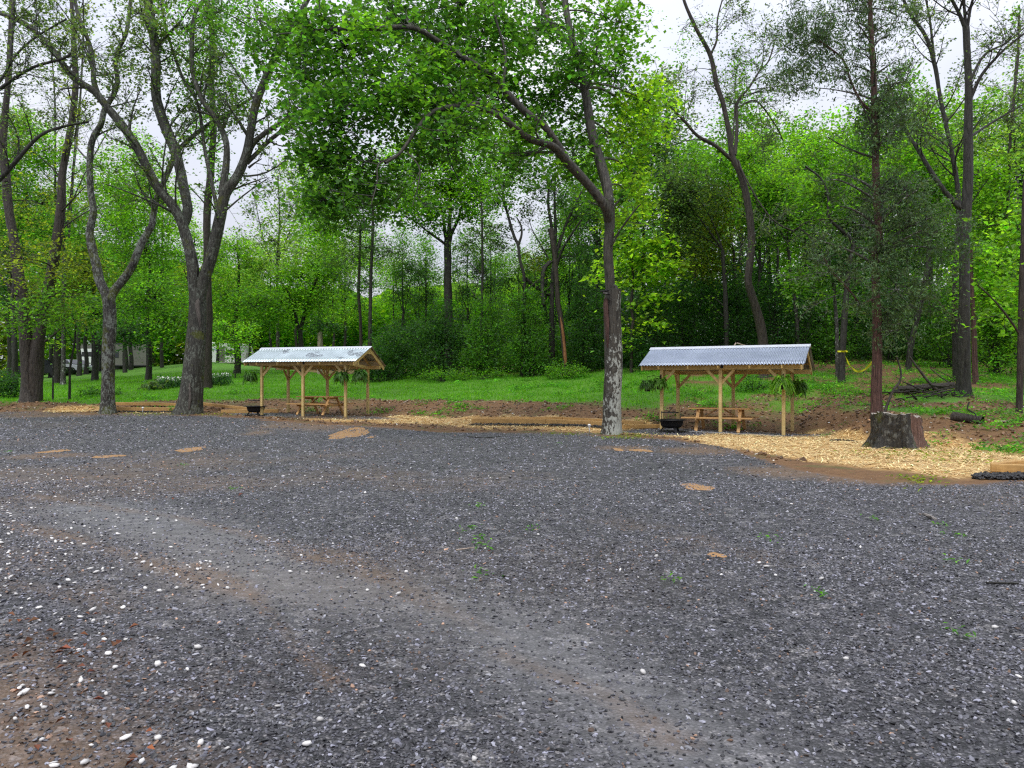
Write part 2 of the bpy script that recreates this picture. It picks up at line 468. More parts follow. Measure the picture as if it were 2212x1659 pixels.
def weights(x, y):
    """share of gravel, straw, lawn / mud film, compaction, leaf litter at each ground point (what the ground is made of there)"""
    u = bear(x, y); py, _ = prof(u)
    n = vnoise(x, y, .45) * 1.6 + vnoise(x, y, 1.3) * .9 + vnoise(x, y, 4.0) * .5
    far = np.clip(y / 25, .25, 1.2)
    grav = np.clip(((py[..., 0] - y) + n * far * 1.1) / (.55 * far) + .5, 0, 1)
    gp = np.zeros_like(grav)
    for (cx, cy, rx, ry) in [(6.2, 24.3, 3.4, 1.0), (-8.2, 31.3, 4.2, 1.1), (4.6, 23.4, 1.3, .9)]:
        ca, sa = math.cos(-.45), math.sin(-.45)
        dx, dy = x - cx, y - cy
        gp = np.maximum(gp, np.clip((1.15 - np.hypot((dx * ca + dy * sa) / rx, (-dx * sa + dy * ca) / ry) + n * .08) * 4, 0, 1))
    grav = np.maximum(grav, gp)
    hi = py[..., 1] + .9 + n * .9 - np.interp(u, [560, 600, 800, 870, 1400, 1450, 1700, 1770], [0, 3.9, 3.4, 0, 0, 3.0, 2.6, 0])
    straw = np.clip((hi - y) / .5, 0, 1) * np.clip((y - py[..., 0] - .45 * far - np.interp(u, [560, 650, 900, 1000, 1560, 1680, 1950, 2060], [0, 1.0, .8, 0, 0, 1.2, 1.0, 0]) + n * .9 * far) / .8, 0, 1)
    sel = np.interp(u, [-500, 90, 130, 230, 300, 400, 430, 560, 600, 6000], [0, 0, .9, .9, .3, .7, 0, 0, 1, 1])
    straw = straw * np.clip(sel + n * .3 * (sel > .05), 0, 1) * (1 - gp)
    lawn = np.clip((y - py[..., 2] + n * 1.0) / .8, 0, 1)
    patch = vnoise(x, y, .35) * 1.3 + vnoise(x, y, 1.1) * .8
    lim = np.interp(u, [-3000, 1380, 1480, 1650, 1800, 6000], [1.6, 1.5, .65, .30, .22, .22])
    lawn = lawn * np.clip((lim + patch - .35) * 3, 0, 1)
    endg = np.interp(u, [-500, 100, 450, 700, 1000, 1250, 1450, 6000], [70, 92, 95, 62, 50, 46, 42, 38])
    lawn = lawn * np.clip((endg - y + n * 2) / 3, .12, 1)
    mud = np.zeros_like(grav)
    for pl, w, a in MUD:
        d = segdist(x, y, pl)
        mud = np.maximum(mud, a * np.exp(-(d / w) ** 2 / 2))
    for bu, bv, ru, rv in BARE:
        bx, by = flat(bu, bv)
        rx = ru / F * by; ry = rv * by * by / (EYE * F)
        mud = np.maximum(mud, 1.15 * np.clip(1.4 - np.hypot((x - bx) / rx, (y - by) / ry) + n * .35, 0, 1))
    mud = np.clip(mud + (vnoise(x, y, .8) * .5 + vnoise(x, y, 3.3) * .35) * (mud > .02) + .35 * np.clip(vnoise(x, y, .3) + vnoise(x, y, .9) * .6 - .05, 0, 1), 0, 1)
    mud = np.maximum(mud, np.clip(1 - np.abs(py[..., 0] - y - .2) / (.8 * far), 0, 1) * .8 * np.clip(.6 + n, 0, 1))
    comp = np.zeros_like(grav)
    for pl, w, a in COMP: comp = np.maximum(comp, a * np.exp(-(segdist(x, y, pl) / w) ** 2 / 2))
    lit = np.clip((np.interp(u, [-500, 40, 240], [1, .8, 0]) * np.interp(y, [0, 3.0, 4.0, 5.0], [1, 1, .5, 0]) + n * .3 - .1), 0, 1)
    return grav, straw, lawn, mud, comp, lit
# ------------------------------------------------------------------ ground
def ground_mat():
    k = NT('ground')
    pos = k.co(world=True)
    A = k.n('ShaderNodeSeparateColor', i_0=k.attr('wA').outputs['Color'])
    B = k.n('ShaderNodeSeparateColor', i_0=k.attr('wB').outputs['Color'])
    grav, straw, lawn = A.outputs
    mud, comp, lit = B.outputs
    fl = k.n('ShaderNodeMapping', i_Vector=pos, i_Scale=(1, 1, 0.15)).outputs[0]
    # crushed slate
    def stones(sc):
        cell = k.n('ShaderNodeTexVoronoi', i_Vector=fl, i_Scale=sc)
        cv = k.n('ShaderNodeSeparateColor', i_0=cell.outputs['Color'])
        col = k.ramp(cv.outputs[0], [(0, (.008, .008, .010)), (.35, (.029, .028, .032)), (.7, (.080, .079, .088)), (.92, (.22, .215, .235)), (.97, (.42, .40, .40)), (1, (.62, .6, .58))])
        return col, cell.outputs['Distance']
    s1, d1 = stones(62)
    s2, d2 = stones(23)
    s3, d3 = stones(8)
    sc = k.mix(.45, s1, s2)
    sc = k.mix(.25, sc, s3)
    sc = k.mix(k.rng(d1, .3, .65, 0, .7), sc, (.010, .010, .012))
    sc = k.mix(k.rng(k.noise(pos, .55, 4), .35, .65, 0, .45), sc, k.mix(1.0, sc, (1.7, 1.65, 1.65), 'MULTIPLY'))
    dust = k.mix(k.noise(pos, 30, 4), (.13, .13, .135), (.23, .225, .225))
    sc = k.mix(k.math('MULTIPLY', comp, k.rng(k.noise(pos, 7, 4), .25, .7, .3, .85)), sc, dust)
    mudc = k.mix(k.noise(pos, 5, 5, .65), (.115, .066, .034), (.23, .14, .072))
    mf = k.math('MULTIPLY', mud, k.rng(k.noise(pos, 26, 4, .7), .3, .66, .45, 1.0))
    sc = k.mix(mf, sc, k.mix(.18, mudc, s2))
    sc = k.mix(k.math('MULTIPLY', k.math('MULTIPLY', lit, .7), k.rng(k.noise(pos, 12, 5, .7), .42, .6, .1, .9)), sc, (.075, .035, .018))
    # soil
    so = k.mix(k.noise(pos, 2.2, 6, .65), (.105, .050, .018), (.27, .148, .062))
    so = k.mix(k.rng(k.noise(pos, 9, 5, .7), .38, .66, 0, .6), so, (.06, .030, .014))
    pe = k.vor(pos, 7.5)
    so = k.mix(k.rng(pe, .06, .10, .55, 0), so, (.42, .36, .28))
    gr = k.rng(k.noise(pos, .9, 5, .7), .53, .62, 0, .40)
    so = k.mix(gr, so, k.mix(k.noise(pos, 14, 3), (.03, .065, .012), (.08, .15, .03)))
    # straw mulch
    sa = k.n('ShaderNodeMapping', i_Vector=pos, i_Scale=(5, 26, 5), i_Rotation=(0, 0, .5)).outputs[0]
    sb = k.n('ShaderNodeMapping', i_Vector=pos, i_Scale=(22, 6, 5), i_Rotation=(0, 0, -.35)).outputs[0]
    sm = k.math('MAXIMUM', k.noise(sa, 2, 4, .6), k.noise(sb, 2, 4, .6))
    stc = k.ramp(sm, [(.38, (.30, .17, .05)), (.52, (.62, .39, .14)), (.68, (.80, .56, .25)), (.8, (.88, .67, .36))])
    stc = k.mix(k.rng(k.noise(pos, 1.3, 5), .4, .72, 0, .35), stc, (.36, .20, .075))
    # turf
    tf = k.mix(k.noise(pos, 1.1, 5, .6), (.055, .17, .008), (.13, .31, .018))
    tf = k.mix(k.rng(k.noise(pos, 16, 4, .7), .35, .7, 0, .55), tf, (.04, .12, .008))
    c = k.mix(straw, so, stc)
    c = k.mix(lawn, c, tf)
    c = k.mix(grav, c, sc)
    hg = k.math('MULTIPLY_ADD', d1, -.8, k.math('MULTIPLY', d2, -.5))
    hg = k.math('MULTIPLY', hg, k.math('SUBTRACT', 1.0, k.math('MULTIPLY', k.math('MAXIMUM', mf, comp), .75)))
    ho = k.math('MULTIPLY_ADD', k.noise(pos, 7, 6, .7), 2.0, sm)
    hh = k.n('ShaderNodeMix', data_type='FLOAT', i_0=grav)
    k.set(hh.inputs[2], ho); k.set(hh.inputs[3], hg)
    rough = k.n('ShaderNodeMix', data_type='FLOAT', i_0=grav); rough.inputs[2].default_value = .85; rough.inputs[3].default_value = .52
    return k.done(k.bsdf(c, rough.outputs[0], 0, k.bump(hh.outputs[0], .8, .02), .4))


GM = ground_mat()
uu = np.unique(np.concatenate([np.linspace(-3000, -240, 40), np.arange(-240, 2460, 7.0), np.linspace(2460, 5200, 40)]))
yy = np.concatenate([np.linspace(-16, 2, 14), np.arange(2.2, 6, .06), 6 * np.exp(np.arange(0, math.log(170 / 6), .011))])
UU, YY = np.meshgrid(uu, yy)
XX = (UU - CU) / F * np.maximum(YY, 6.0)
ZZ = T(XX.ravel(), YY.ravel()).reshape(XX.shape)
w6 = [a.reshape(XX.shape) for a in weights(XX.ravel(), YY.ravel())]
V = np.stack([XX, YY, ZZ], -1).reshape(-1, 3)
wA = np.stack(w6[:3], -1).reshape(-1, 3); wB = np.stack(w6[3:], -1).reshape(-1, 3)
ny, nx = XX.shape
idx = np.arange(ny * nx).reshape(ny, nx)
Q = np.stack([idx[:-1, :-1], idx[:-1, 1:], idx[1:, 1:], idx[1:, :-1]], -1).reshape(-1, 4)
fc = wA[Q].mean(1)
py_, _ = prof(UU.ravel()); yq = V[Q][:, :, 1].mean(1); lot = (py_[Q].mean(1))
zone = np.where(fc[:, 0] > .5, 0, np.where(fc[:, 2] > .45, 3, np.where(fc[:, 1] > .45, 1, np.where(yq < lot[:, 2] + 1.0, 2, 4))))
for zi, nm in enumerate(['gravel_lot', 'straw_covered_soil', 'dirt_bank', 'lawn', 'forest_floor']):
    q = Q[zone == zi]
    used, inv = np.unique(q, return_inverse=True)
    o = npmesh(nm, V[used], [inv.reshape(-1, 4)], GM, smooth=True, attrs={'wA': wA[used], 'wB': wB[used]})
    tag(o, kind='structure')

# ------------------------------------------------------------------ loose stones
ICO_V = []
bm_ = bmesh.new(); bmesh.ops.create_icosphere(bm_, subdivisions=1, radius=1)
ICO_V = np.array([v.co[:] for v in bm_.verts]); ICO_F = np.array([[v.index for v in f.verts] for f in bm_.faces]); bm_.free()
OCT_V = np.array([(1, 0, 0), (0, 1, 0), (-1, 0, 0), (0, -1, 0), (0, 0, 1), (0, 0, -1)], float)
OCT_F = np.array([(0, 1, 4), (1, 2, 4), (2, 3, 4), (3, 0, 4), (1, 0, 5), (2, 1, 5), (3, 2, 5), (0, 3, 5)])


def stones(name, pts, size, col, mat, base=ICO_V, fac=ICO_F, flat_=.5, smooth=False, jit=.28, lift=.25):
    n = len(pts)
    B = base[None] * (1 + rng.normal(0, jit, (n, len(base), 1)).clip(-.5, .6))
    S = np.stack([rng.uniform(.8, 1.5, n), rng.uniform(.6, 1.0, n), rng.uniform(flat_ * .6, flat_ * 1.3, n)], -1) * size[:, None] * .5
    B = B * S[:, None]
    tx, ty, rz = rng.normal(0, .3, n), rng.normal(0, .3, n), rng.uniform(0, 6.28, n)
    x, y, z = B[..., 0], B[..., 1], B[..., 2]
    z2 = z * np.cos(tx)[:, None] + y * np.sin(tx)[:, None]; y2 = y * np.cos(tx)[:, None] - z * np.sin(tx)[:, None]
    z3 = z2 * np.cos(ty)[:, None] + x * np.sin(ty)[:, None]; x3 = x * np.cos(ty)[:, None] - z2 * np.sin(ty)[:, None]
    xr = x3 * np.cos(rz)[:, None] - y2 * np.sin(rz)[:, None]; yr = x3 * np.sin(rz)[:, None] + y2 * np.cos(rz)[:, None]
    VV = np.stack([xr, yr, z3], -1) + pts[:, None]
    VV[..., 2] += (size * flat_ * lift)[:, None]
    FF = fac[None] + (np.arange(n) * len(base))[:, None, None]
    return npmesh(name, VV.reshape(-1, 3), [FF.reshape(-1, fac.shape[1])], mat, col=np.repeat(col, len(base), 0), smooth=smooth)


def scatter(y0, y1, dens, u0=-450, u1=2660):
    """random ground points between two distances"""
    A = (u1 - u0) / F * (y1 * y1 - y0 * y0) / 2
    n = int(A * dens)
    y = np.sqrt(rng.uniform(y0 * y0, y1 * y1, n)); u = rng.uniform(u0, u1, n)
    return (u - CU) / F * y, y


M['stone'] = m_col('stone', .5, .5)
xs, ys, sz = [], [], []
for y0, y1, de, s0, s1 in [(2.5, 4.5, 2700, .009, .023), (4.5, 7.5, 1500, .011, .025), (7.5, 12, 650, .015, .031), (12, 24, 110, .022, .048), (24, 37, 60, .032, .065)]:
    x, y = scatter(y0, y1, de)
    xs.append(x); ys.append(y); sz.append(rng.uniform(s0, s1, len(x)) * np.exp(rng.normal(0, .15, len(x))))
x, y, s = map(np.concatenate, (xs, ys, sz))
gw, stw, lw, mw, cw, liw = weights(x, y)
keep = (gw > .6) & (rng.random(len(x)) > .85 * np.maximum(mw * .8, cw)) & (rng.random(len(x)) < .55 + .6 * (vnoise(x, y, .7) + .5 * vnoise(x, y, 2) + .35))
x, y, s, mw, liw = x[keep], y[keep], s[keep], mw[keep], liw[keep]
b = np.exp(rng.normal(0, .75, len(x)) + np.log(np.interp(y, [3, 8, 14], [.072, .098, .135]))).clip(.014, .34)
cst = np.stack([b * .98, b * .98, b * rng.uniform(1.02, 1.22, len(x))], -1)
br = rng.random(len(x)) < .02 + .25 * mw + .35 * liw
cst[br] = np.stack([b[br] * 1.7, b[br] * 1.05, b[br] * .7], -1)
p = np.stack([x, y, T(x, y)], -1)
near = y < 7.5
o = stones('loose_gravel', p[near], s[near], cst[near], M['stone'], flat_=.5); tag(o, kind='stuff')
o = stones('far_loose_gravel', p[~near], s[~near], cst[~near], M['stone'], OCT_V, OCT_F, flat_=.55); tag(o, kind='stuff')
# pale quartz pebbles, thickest towards the leaf litter
x, y = scatter(2.5, 14, 105)
u = bear(x, y); u2 = CU + F * x / y
pr = np.interp(u2, [-160, 100, 500, 900, 1300, 2400], [1.0, .9, .45, .14, .05, .06]) * np.interp(y, [2.5, 5, 8, 15], [1, .7, .4, .1])
pr = pr * np.clip(.45 + 1.5 * (vnoise(x, y, .8) + vnoise(x, y, 2.2)), .1, 1.6)
k_ = rng.random(len(x)) < pr
x, y = x[k_], y[k_]
s = rng.uniform(.015, .042, len(x)) * np.interp(y, [3, 16], [1, 1.0])
b = rng.uniform(.42, .85, len(x))
o = stones('white_pebbles', np.stack([x, y, T(x, y) + .004], -1), s, np.stack([b, b * .97, b * .93], -1), M['stone'], flat_=.55, smooth=True, jit=.14, lift=.4); tag(o, kind='stuff')


# ------------------------------------------------------------------ leaves and blades
def leafmesh(name, C, size, col, mat, parent=None, up=.5, aspect=.72, fold=.25, droop=.25, tri=False, dirs=None):
    """one folded four-point leaf per centre"""
    n = len(C)
    nrm = rng.normal(0, 1, (n, 3)); nrm[:, 2] = np.abs(nrm[:, 2]) + up * 2
    nrm /= np.linalg.norm(nrm, axis=1, keepdims=True)
    a = rng.normal(0, 1, (n, 3)) if dirs is None else dirs + rng.normal(0, .35, (n, 3))
    a[:, 2] -= droop
    a -= nrm * (a * nrm).sum(1, keepdims=True)
    a /= np.linalg.norm(a, axis=1, keepdims=True) + 1e-9
    b = np.cross(nrm, a)
    ln = (np.asarray(size) * rng.uniform(.7, 1.25, n))[:, None]
    w = ln * aspect * .5
    base = C - a * ln * .5; tip = C + a * ln * .5 - nrm * ln * .08
    l = C - b * w + nrm * ln * fold * .4 - a * ln * .06; r = C + b * w + nrm * ln * fold * .4 - a * ln * .06
    if tri:
        VV = np.stack([base - b * w * .6, base + b * w * .6, tip], 1); FF = np.arange(n * 3).reshape(n, 3); m = 3
    else:
        VV = np.stack([base, r, tip, l], 1); FF = np.arange(n * 4).reshape(n, 4); m = 4
    return npmesh(name, VV.reshape(-1, 3), [FF], mat, parent, col=np.repeat(col, m, 0))


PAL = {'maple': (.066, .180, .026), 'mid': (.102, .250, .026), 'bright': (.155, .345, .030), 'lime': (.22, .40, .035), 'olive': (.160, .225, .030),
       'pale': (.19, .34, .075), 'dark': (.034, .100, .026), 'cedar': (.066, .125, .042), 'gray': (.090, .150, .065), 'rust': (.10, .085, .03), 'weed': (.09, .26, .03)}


def leafcol(key, n, clump=None, sp=.22):
    c = np.array(PAL[key])
    f = np.exp(rng.normal(0, sp, n))
    if clump is not None: f = f * clump
    h = rng.normal(0, .14, n)
    return np.stack([c[0] * f * (1 + h), c[1] * f * (1 + .3 * h), c[2] * f * (1 - .5 * h)], -1).clip(.003, .8)


def blob_points(c, r, n, per=16, sh=.30, sv=.11, hollow=.25):
    """leaf positions: flattened sprays gathered in clumps through an ellipsoid"""
    kc = max(3, n // per)
    d = rng.normal(0, 1, (kc, 3)); d /= np.linalg.norm(d, axis=1, keepdims=True)
    rad = rng.random(kc) ** (1 / 2.4)
    cl = np.asarray(c) + d * rad[:, None] * np.asarray(r)
    bri = np.exp(rng.normal(0, .28, kc))
    which = rng.integers(0, kc, n)
    sc = rng.uniform(.6, 1.4, kc)
    tilt = rng.normal(0, .35, (kc, 2))
    off = rng.normal(0, 1, (n, 3)) * np.array([sh, sh, sv]) * sc[which][:, None]
    off[:, 2] += off[:, 0] * tilt[which, 0] + off[:, 1] * tilt[which, 1] - .35 * (off[:, 0] ** 2 + off[:, 1] ** 2) / (sh * 2)
    return cl, cl[which] + off, bri[which]


# grass on the lawn
def blades(name, X, Y, h, wd, key, mat=None, z0=-.01, lean=.35, hue=.2):
    n = len(X)
    z = T(X, Y) + z0
    b = np.stack([X, Y, z], -1)
    a = rng.uniform(0, 6.28, n)
    s = np.stack([np.cos(a), np.sin(a), 0 * a], -1) * (wd / 2)[:, None]
    t = b + np.stack([rng.normal(0, lean, n) * h, rng.normal(0, lean, n) * h, h], -1)
    VV = np.stack([b - s, b + s, t], 1).reshape(-1, 3)
    o = npmesh(name, VV, [np.arange(n * 3).reshape(n, 3)], mat or M['leaf'], col=np.repeat(leafcol(key, n, sp=hue), 3, 0))
    return tag(o, kind='stuff')


x, y = scatter(26, 62, 115, -120, 2330)
lw = weights(x, y)[2]
k_ = rng.random(len(x)) < lw * np.interp(y, [30, 62], [1, .5]); x, y = x[k_], y[k_]
PAL['turf'] = (.125, .33, .018)
clm = np.exp(.5 * vnoise(x, y, .8) + .4 * vnoise(x, y, 2.5))
blades('grass', x, y, rng.uniform(.05, .15, len(x)) * clm, rng.uniform(.02, .05, len(x)), 'turf')
# sprouting weeds on the bank and the wood edge
x, y = scatter(15, 42, 60, -120, 2400)
u = bear(x, y); py, _ = prof(u); g_, s_, l_, *_r = weights(x, y)
pr = np.where(y > py[:, 1] - .3, .28, 0.0) * (g_ < .3)
pr *= np.clip((vnoise(x, y, .55) + .8 * vnoise(x, y, 1.6)) * 3.2 - np.interp(u, [0, 1400, 1800, 2212], [.8, .7, .35, -.1]), 0, 2) + np.where((y > py[:, 2]) & (u > 1450), .13, 0)
k_ = rng.random(len(x)) < pr; x, y = x[k_], y[k_]
rep = 14
X = np.repeat(x, rep) + rng.normal(0, .13, len(x) * rep); Y = np.repeat(y, rep) + rng.normal(0, .13, len(x) * rep)
hgt = np.repeat(rng.uniform(.04, .24, len(x)), rep) * rng.uniform(.2, 1, len(X))
o = leafmesh('weeds', np.stack([X, Y, T(X, Y) + hgt], -1), np.repeat(rng.uniform(.06, .13, len(x)), rep), leafcol('weed', len(X), np.repeat(np.exp(rng.normal(0, .3, len(x))), rep)), M['leaf'], up=.7, aspect=.5)
tag(o, kind='stuff')
# clods and small stones on the cut bank
x, y = scatter(15, 38, 26, -100, 2400)
u = bear(x, y); py, _ = prof(u); g_, s_, l_, *_r = weights(x, y)
k_ = (y > py[:, 0] + .3) & (g_ < .3) & (l_ < .5) & (s_ < .5) & (y < py[:, 3]); x, y = x[k_], y[k_]; n = len(x)
f = np.exp(rng.normal(0, .4, n)); co = np.stack([.15 * f, .085 * f, .040 * f], -1); pl_ = rng.random(n) < .12; co[pl_] = np.stack([.40 * f, .36 * f, .30 * f], -1)[pl_].clip(0, .6)
o = stones('soil_clods', np.stack([x, y, T(x, y)], -1), rng.uniform(.03, .12, n) * np.where(pl_, .6, 1), co, M['stone'], flat_=.7, jit=.3); tag(o, kind='stuff')
# straw stalks and clippings
M['straw'] = m_col('straw', .6, .35)
x, y = scatter(11, 36, 420, -60, 2330)
sw = weights(x, y)[1]; k_ = rng.random(len(x)) < sw ** 1.5 * np.interp(y, [11, 20, 36], [.9, .6, .35]); x, y = x[k_], y[k_]
n = len(x); a = rng.uniform(0, 6.28, n); ln = rng.uniform(.08, .26, n); d = np.stack([np.cos(a) * ln, np.sin(a) * ln, rng.normal(0, .12, n) * ln], -1) / 2
s = np.stack([-np.sin(a), np.cos(a), 0 * a], -1) * rng.uniform(.004, .009, n)[:, None] * np.interp(y, [11, 36], [1, 2.2])[:, None]
b = np.stack([x, y, T(x, y) + rng.uniform(.008, .04, n)], -1)
f = np.exp(rng.normal(0, .28, n)); cs = np.stack([.74 * f, .54 * f, .26 * f], -1).clip(0, .9)
o = npmesh('straw_mulch', np.stack([b - d - s, b - d + s, b + d + s, b + d - s], 1).reshape(-1, 3), [np.arange(n * 4).reshape(n, 4)], M['straw'], col=np.repeat(cs, 4, 0)); tag(o, kind='stuff')
# green clippings near the stump and the pale tree
cx, cy = [], []
for (gu, gy, su, sy, nn) in [(1960, 16.2, 70, .8, 130), (2060, 15.2, 60, .7, 130), (1880, 16.6, 40, .5, 40), (1370, 22.0, 26, .5, 120), (1340, 21.2, 30, .3, 90), (1230, 22.6, 40, .3, 90), (330, 32.5, 50, .4, 160), (470, 32.2, 25, .4, 90), (1990, 12.0, 30, .5, 40), (1960, 12.2, 20, .10, 34), (2000, 11.7, 16, .08, 22)]:
    yv = rng.normal(gy, sy, nn); cx.append((rng.normal(gu, su, nn) - CU) / F * yv); cy.append(yv)
x, y = np.concatenate(cx), np.concatenate(cy); n = len(x)
o = leafmesh('leaf_clippings', np.stack([x, y, T(x, y) + rng.uniform(.015, .07, n)], -1), rng.uniform(.05, .11, n), leafcol('olive', n, sp=.4), M['leaf'], up=.9, aspect=.35); tag(o, kind='stuff')
# brown oak leaves in the near corner and a few strays
x, y = scatter(2.6, 5.0, 330, -160, 330)
k_ = rng.random(len(x)) < np.clip(weights(x, y)[5], .06, 1) * .8; x, y = x[k_], y[k_]
xr, yr = scatter(3, 12, .12); x = np.concatenate([x, xr]); y = np.concatenate([y, yr]); n = len(x)
f = np.exp(rng.normal(0, .45, n)); t_ = rng.random(n)
co = np.stack([.105 * f + .05 * t_, .030 * f + .028 * t_, .014 * f], -1)
o = leafmesh('fallen_leaves', np.stack([x, y, T(x, y) + rng.uniform(.012, .03, n)], -1), rng.uniform(.035, .07, n), co, M['straw'], up=1.6, aspect=.6, fold=.5); tag(o, kind='stuff')
# tiny sprouts in the gravel
cx, cy = [], []
for a, bb in [(2075, 750), (2080, 600), (2030, 560), (2090, 628), (2060, 460), (1010, 390), (790, 285), (30, 225)]:
    px, pyy = g7(f'{a},{bb}')[0]; cx.append(rng.normal(px, .06, 14)); cy.append(rng.normal(pyy, .10, 14))
for a, bb in [(1860, 545), (1895, 587), (1110, 597), (1925, 705), (1925, 1010), (670, 775), (1335, 842), (65, 560), (1560, 515), (205, 190)]:
    px, pyy = g8(f'{a},{bb}')[0]; cx.append(rng.normal(px, .05, 12)); cy.append(rng.normal(pyy, .08, 12))
x, y = np.concatenate(cx), np.concatenate(cy); n = len(x)
o = leafmesh('gravel_sprouts', np.stack([x, y, T(x, y) + rng.uniform(.01, .04, n)], -1), rng.uniform(.03, .06, n), leafcol('weed', n, sp=.3), M['leaf'], up=.7, aspect=.4); tag(o, kind='stuff')


# puddles of muddy water
def puddle_mat():
    k = NT('puddle'); v = k.co()
    c = k.mix(k.noise(v, 3, 4), (.30, .17, .075), (.40, .24, .115))
    return k.done(k.bsdf(c, .5, 0, k.bump(k.noise(v, 6, 2), .02, .01), .12))


M['puddle'] = puddle_mat()
for u, v, ru, rv in [(757, 938, 36, 10.5), (802, 946, 8, 2.2), (118, 975, 26, 3.6), (232, 986, 30, 3.2), (412, 971, 27, 5), (1506, 1051.5, 36, 6.5), (1336, 971, 13, 3), (1385, 973, 22, 3.5), (1548, 1197, 17, 6)]:
    x0, y0 = flat(u, v); rx = ru / F * y0; ry = rv * y0 * y0 / (EYE * F)
    n = 40; an = np.linspace(0, 2 * np.pi, n, endpoint=False)
    rr = 1 + .16 * np.sin(2 * an + u) + .10 * np.sin(3 * an + v) + .07 * np.sin(5 * an + u * v) + .04 * np.sin(9 * an)
    xx, yy_ = x0 + rx * rr * np.cos(an), y0 + ry * rr * np.sin(an)
    zz = float(T(xx, yy_).mean()) + .004
    VV = np.concatenate([[[x0, y0, zz + .004]], np.stack([xx * .35 + x0 * .65, yy_ * .35 + y0 * .65, np.full(n, zz + .004)], -1), np.stack([xx, yy_, T(xx, yy_) + .002], -1)])
    k1 = 1 + np.arange(n); k2 = 1 + (np.arange(n) + 1) % n
    o = npmesh('puddle', VV, [np.stack([np.zeros(n, int), k1, k2], -1), np.stack([k1, k1 + n, k2 + n, k2], -1)], M['puddle'], smooth=True)
    tag(o, kind='structure')
# ------------------------------------------------------------------ tree kit
def nrmz(a): return a / (np.linalg.norm(a, axis=-1, keepdims=True) + 1e-9)


def tubes(PT, R, sides=4):
    """PT (n,k,3), R (n,k) -> verts, quads"""
    n, k, _ = PT.shape
    tg = nrmz(np.gradient(PT, axis=1))
    ref = np.where(np.abs(tg[..., 2:3]) > .9, np.array([1., 0, 0]), np.array([0, 0, 1.]))
    ref = np.broadcast_to(ref[:, :1], tg.shape)
    s = nrmz(np.cross(tg, ref)); t = np.cross(s, tg)
    an = np.linspace(0, 2 * np.pi, sides, endpoint=False)
    ring = s[:, :, None] * np.cos(an)[None, None, :, None] + t[:, :, None] * np.sin(an)[None, None, :, None]
    VV = PT[:, :, None] + ring * R[:, :, None, None]
    i = np.arange(n * k * sides).reshape(n, k, sides)
    a, b = i[:, :-1], i[:, 1:]
    FF = np.stack([a, np.roll(a, -1, 2), np.roll(b, -1, 2), b], -1).reshape(-1, 4)
    return VV.reshape(-1, 3), FF


def bez(A, C, B, k):
    t = np.linspace(0, 1, k)[None, :, None]
    return A[:, None] * (1 - t) ** 2 + 2 * C[:, None] * t * (1 - t) + B[:, None] * t * t


def resample(p, step):
    p = np.asarray(p, float)
    q = np.concatenate([[2 * p[0] - p[1]], p, [2 * p[-1] - p[-2]]])
    outp = []
    for i in range(1, len(q) - 2):
        n = max(2, int(np.linalg.norm(q[i + 1] - q[i]) / step))
        t = np.linspace(0, 1, n, endpoint=False)[:, None]
        outp.append(.5 * (2 * q[i] + (q[i + 1] - q[i - 1]) * t + (2 * q[i - 1] - 5 * q[i] + 4 * q[i + 1] - q[i + 2]) * t ** 2 + (-q[i - 1] + 3 * q[i] - 3 * q[i + 1] + q[i + 2]) * t ** 3))
    outp.append(p[-1:])
    return np.concatenate(outp)


class Geo:
    def __init__(s): s.V, s.F, s.n = [], [], 0
    def add(s, V, F):
        s.V.append(V); s.F.append(F + s.n); s.n += len(V)
    def put(s, name, mat, parent, org, smooth=True):
        if not s.V: return None
        return npmesh(name, np.concatenate(s.V) - org, [np.concatenate(s.F)], mat, parent, smooth=smooth)


def stem_mesh(pts, r, sides, flare=0.0, seed=0, lump=.07):
    """one stem: lumpy bark tube with root flare"""
    n = len(pts)
    tg = nrmz(np.gradient(pts, axis=0))
    s = np.array([1., 0, 0]) - tg * tg[:, :1]; s = nrmz(s); t = np.cross(tg, s)
    an = np.linspace(0, 2 * np.pi, sides, endpoint=False)
    d = np.concatenate([[0], np.cumsum(np.linalg.norm(np.diff(pts, axis=0), axis=1))])
    rg = np.random.default_rng(abs(int(seed)) + 100)
    ph = rg.uniform(0, 6.28, 6)
    lum = 1 + lump * (np.sin(an[None] * 2 + d[:, None] * .9 + ph[0]) + .8 * np.sin(an[None] * 3 - d[:, None] * 1.7 + ph[1]) + .6 * np.sin(an[None] * 5 + d[:, None] * 3.1 + ph[2])) + rg.normal(0, lump * .28, (n, sides))
    if flare:
        lob = .55 + .45 * np.maximum(0, np.cos(an[None] * 5 + ph[3] + .8 * np.sin(an[None] * 2 + ph[4])))
        lum = lum + flare * np.exp(-d / (r[0] * 1.3))[:, None] * lob
    R = r[:, None] * lum
    VV = pts[:, None] + s[:, None] * (np.cos(an)[None] * R)[..., None] + t[:, None] * (np.sin(an)[None] * R)[..., None]
    i = np.arange(n * sides).reshape(n, sides)
    FF = np.stack([i[:-1], np.roll(i[:-1], -1, 1), np.roll(i[1:], -1, 1), i[1:]], -1).reshape(-1, 4)
    return VV.reshape(-1, 3), FF


NLEAF = 0


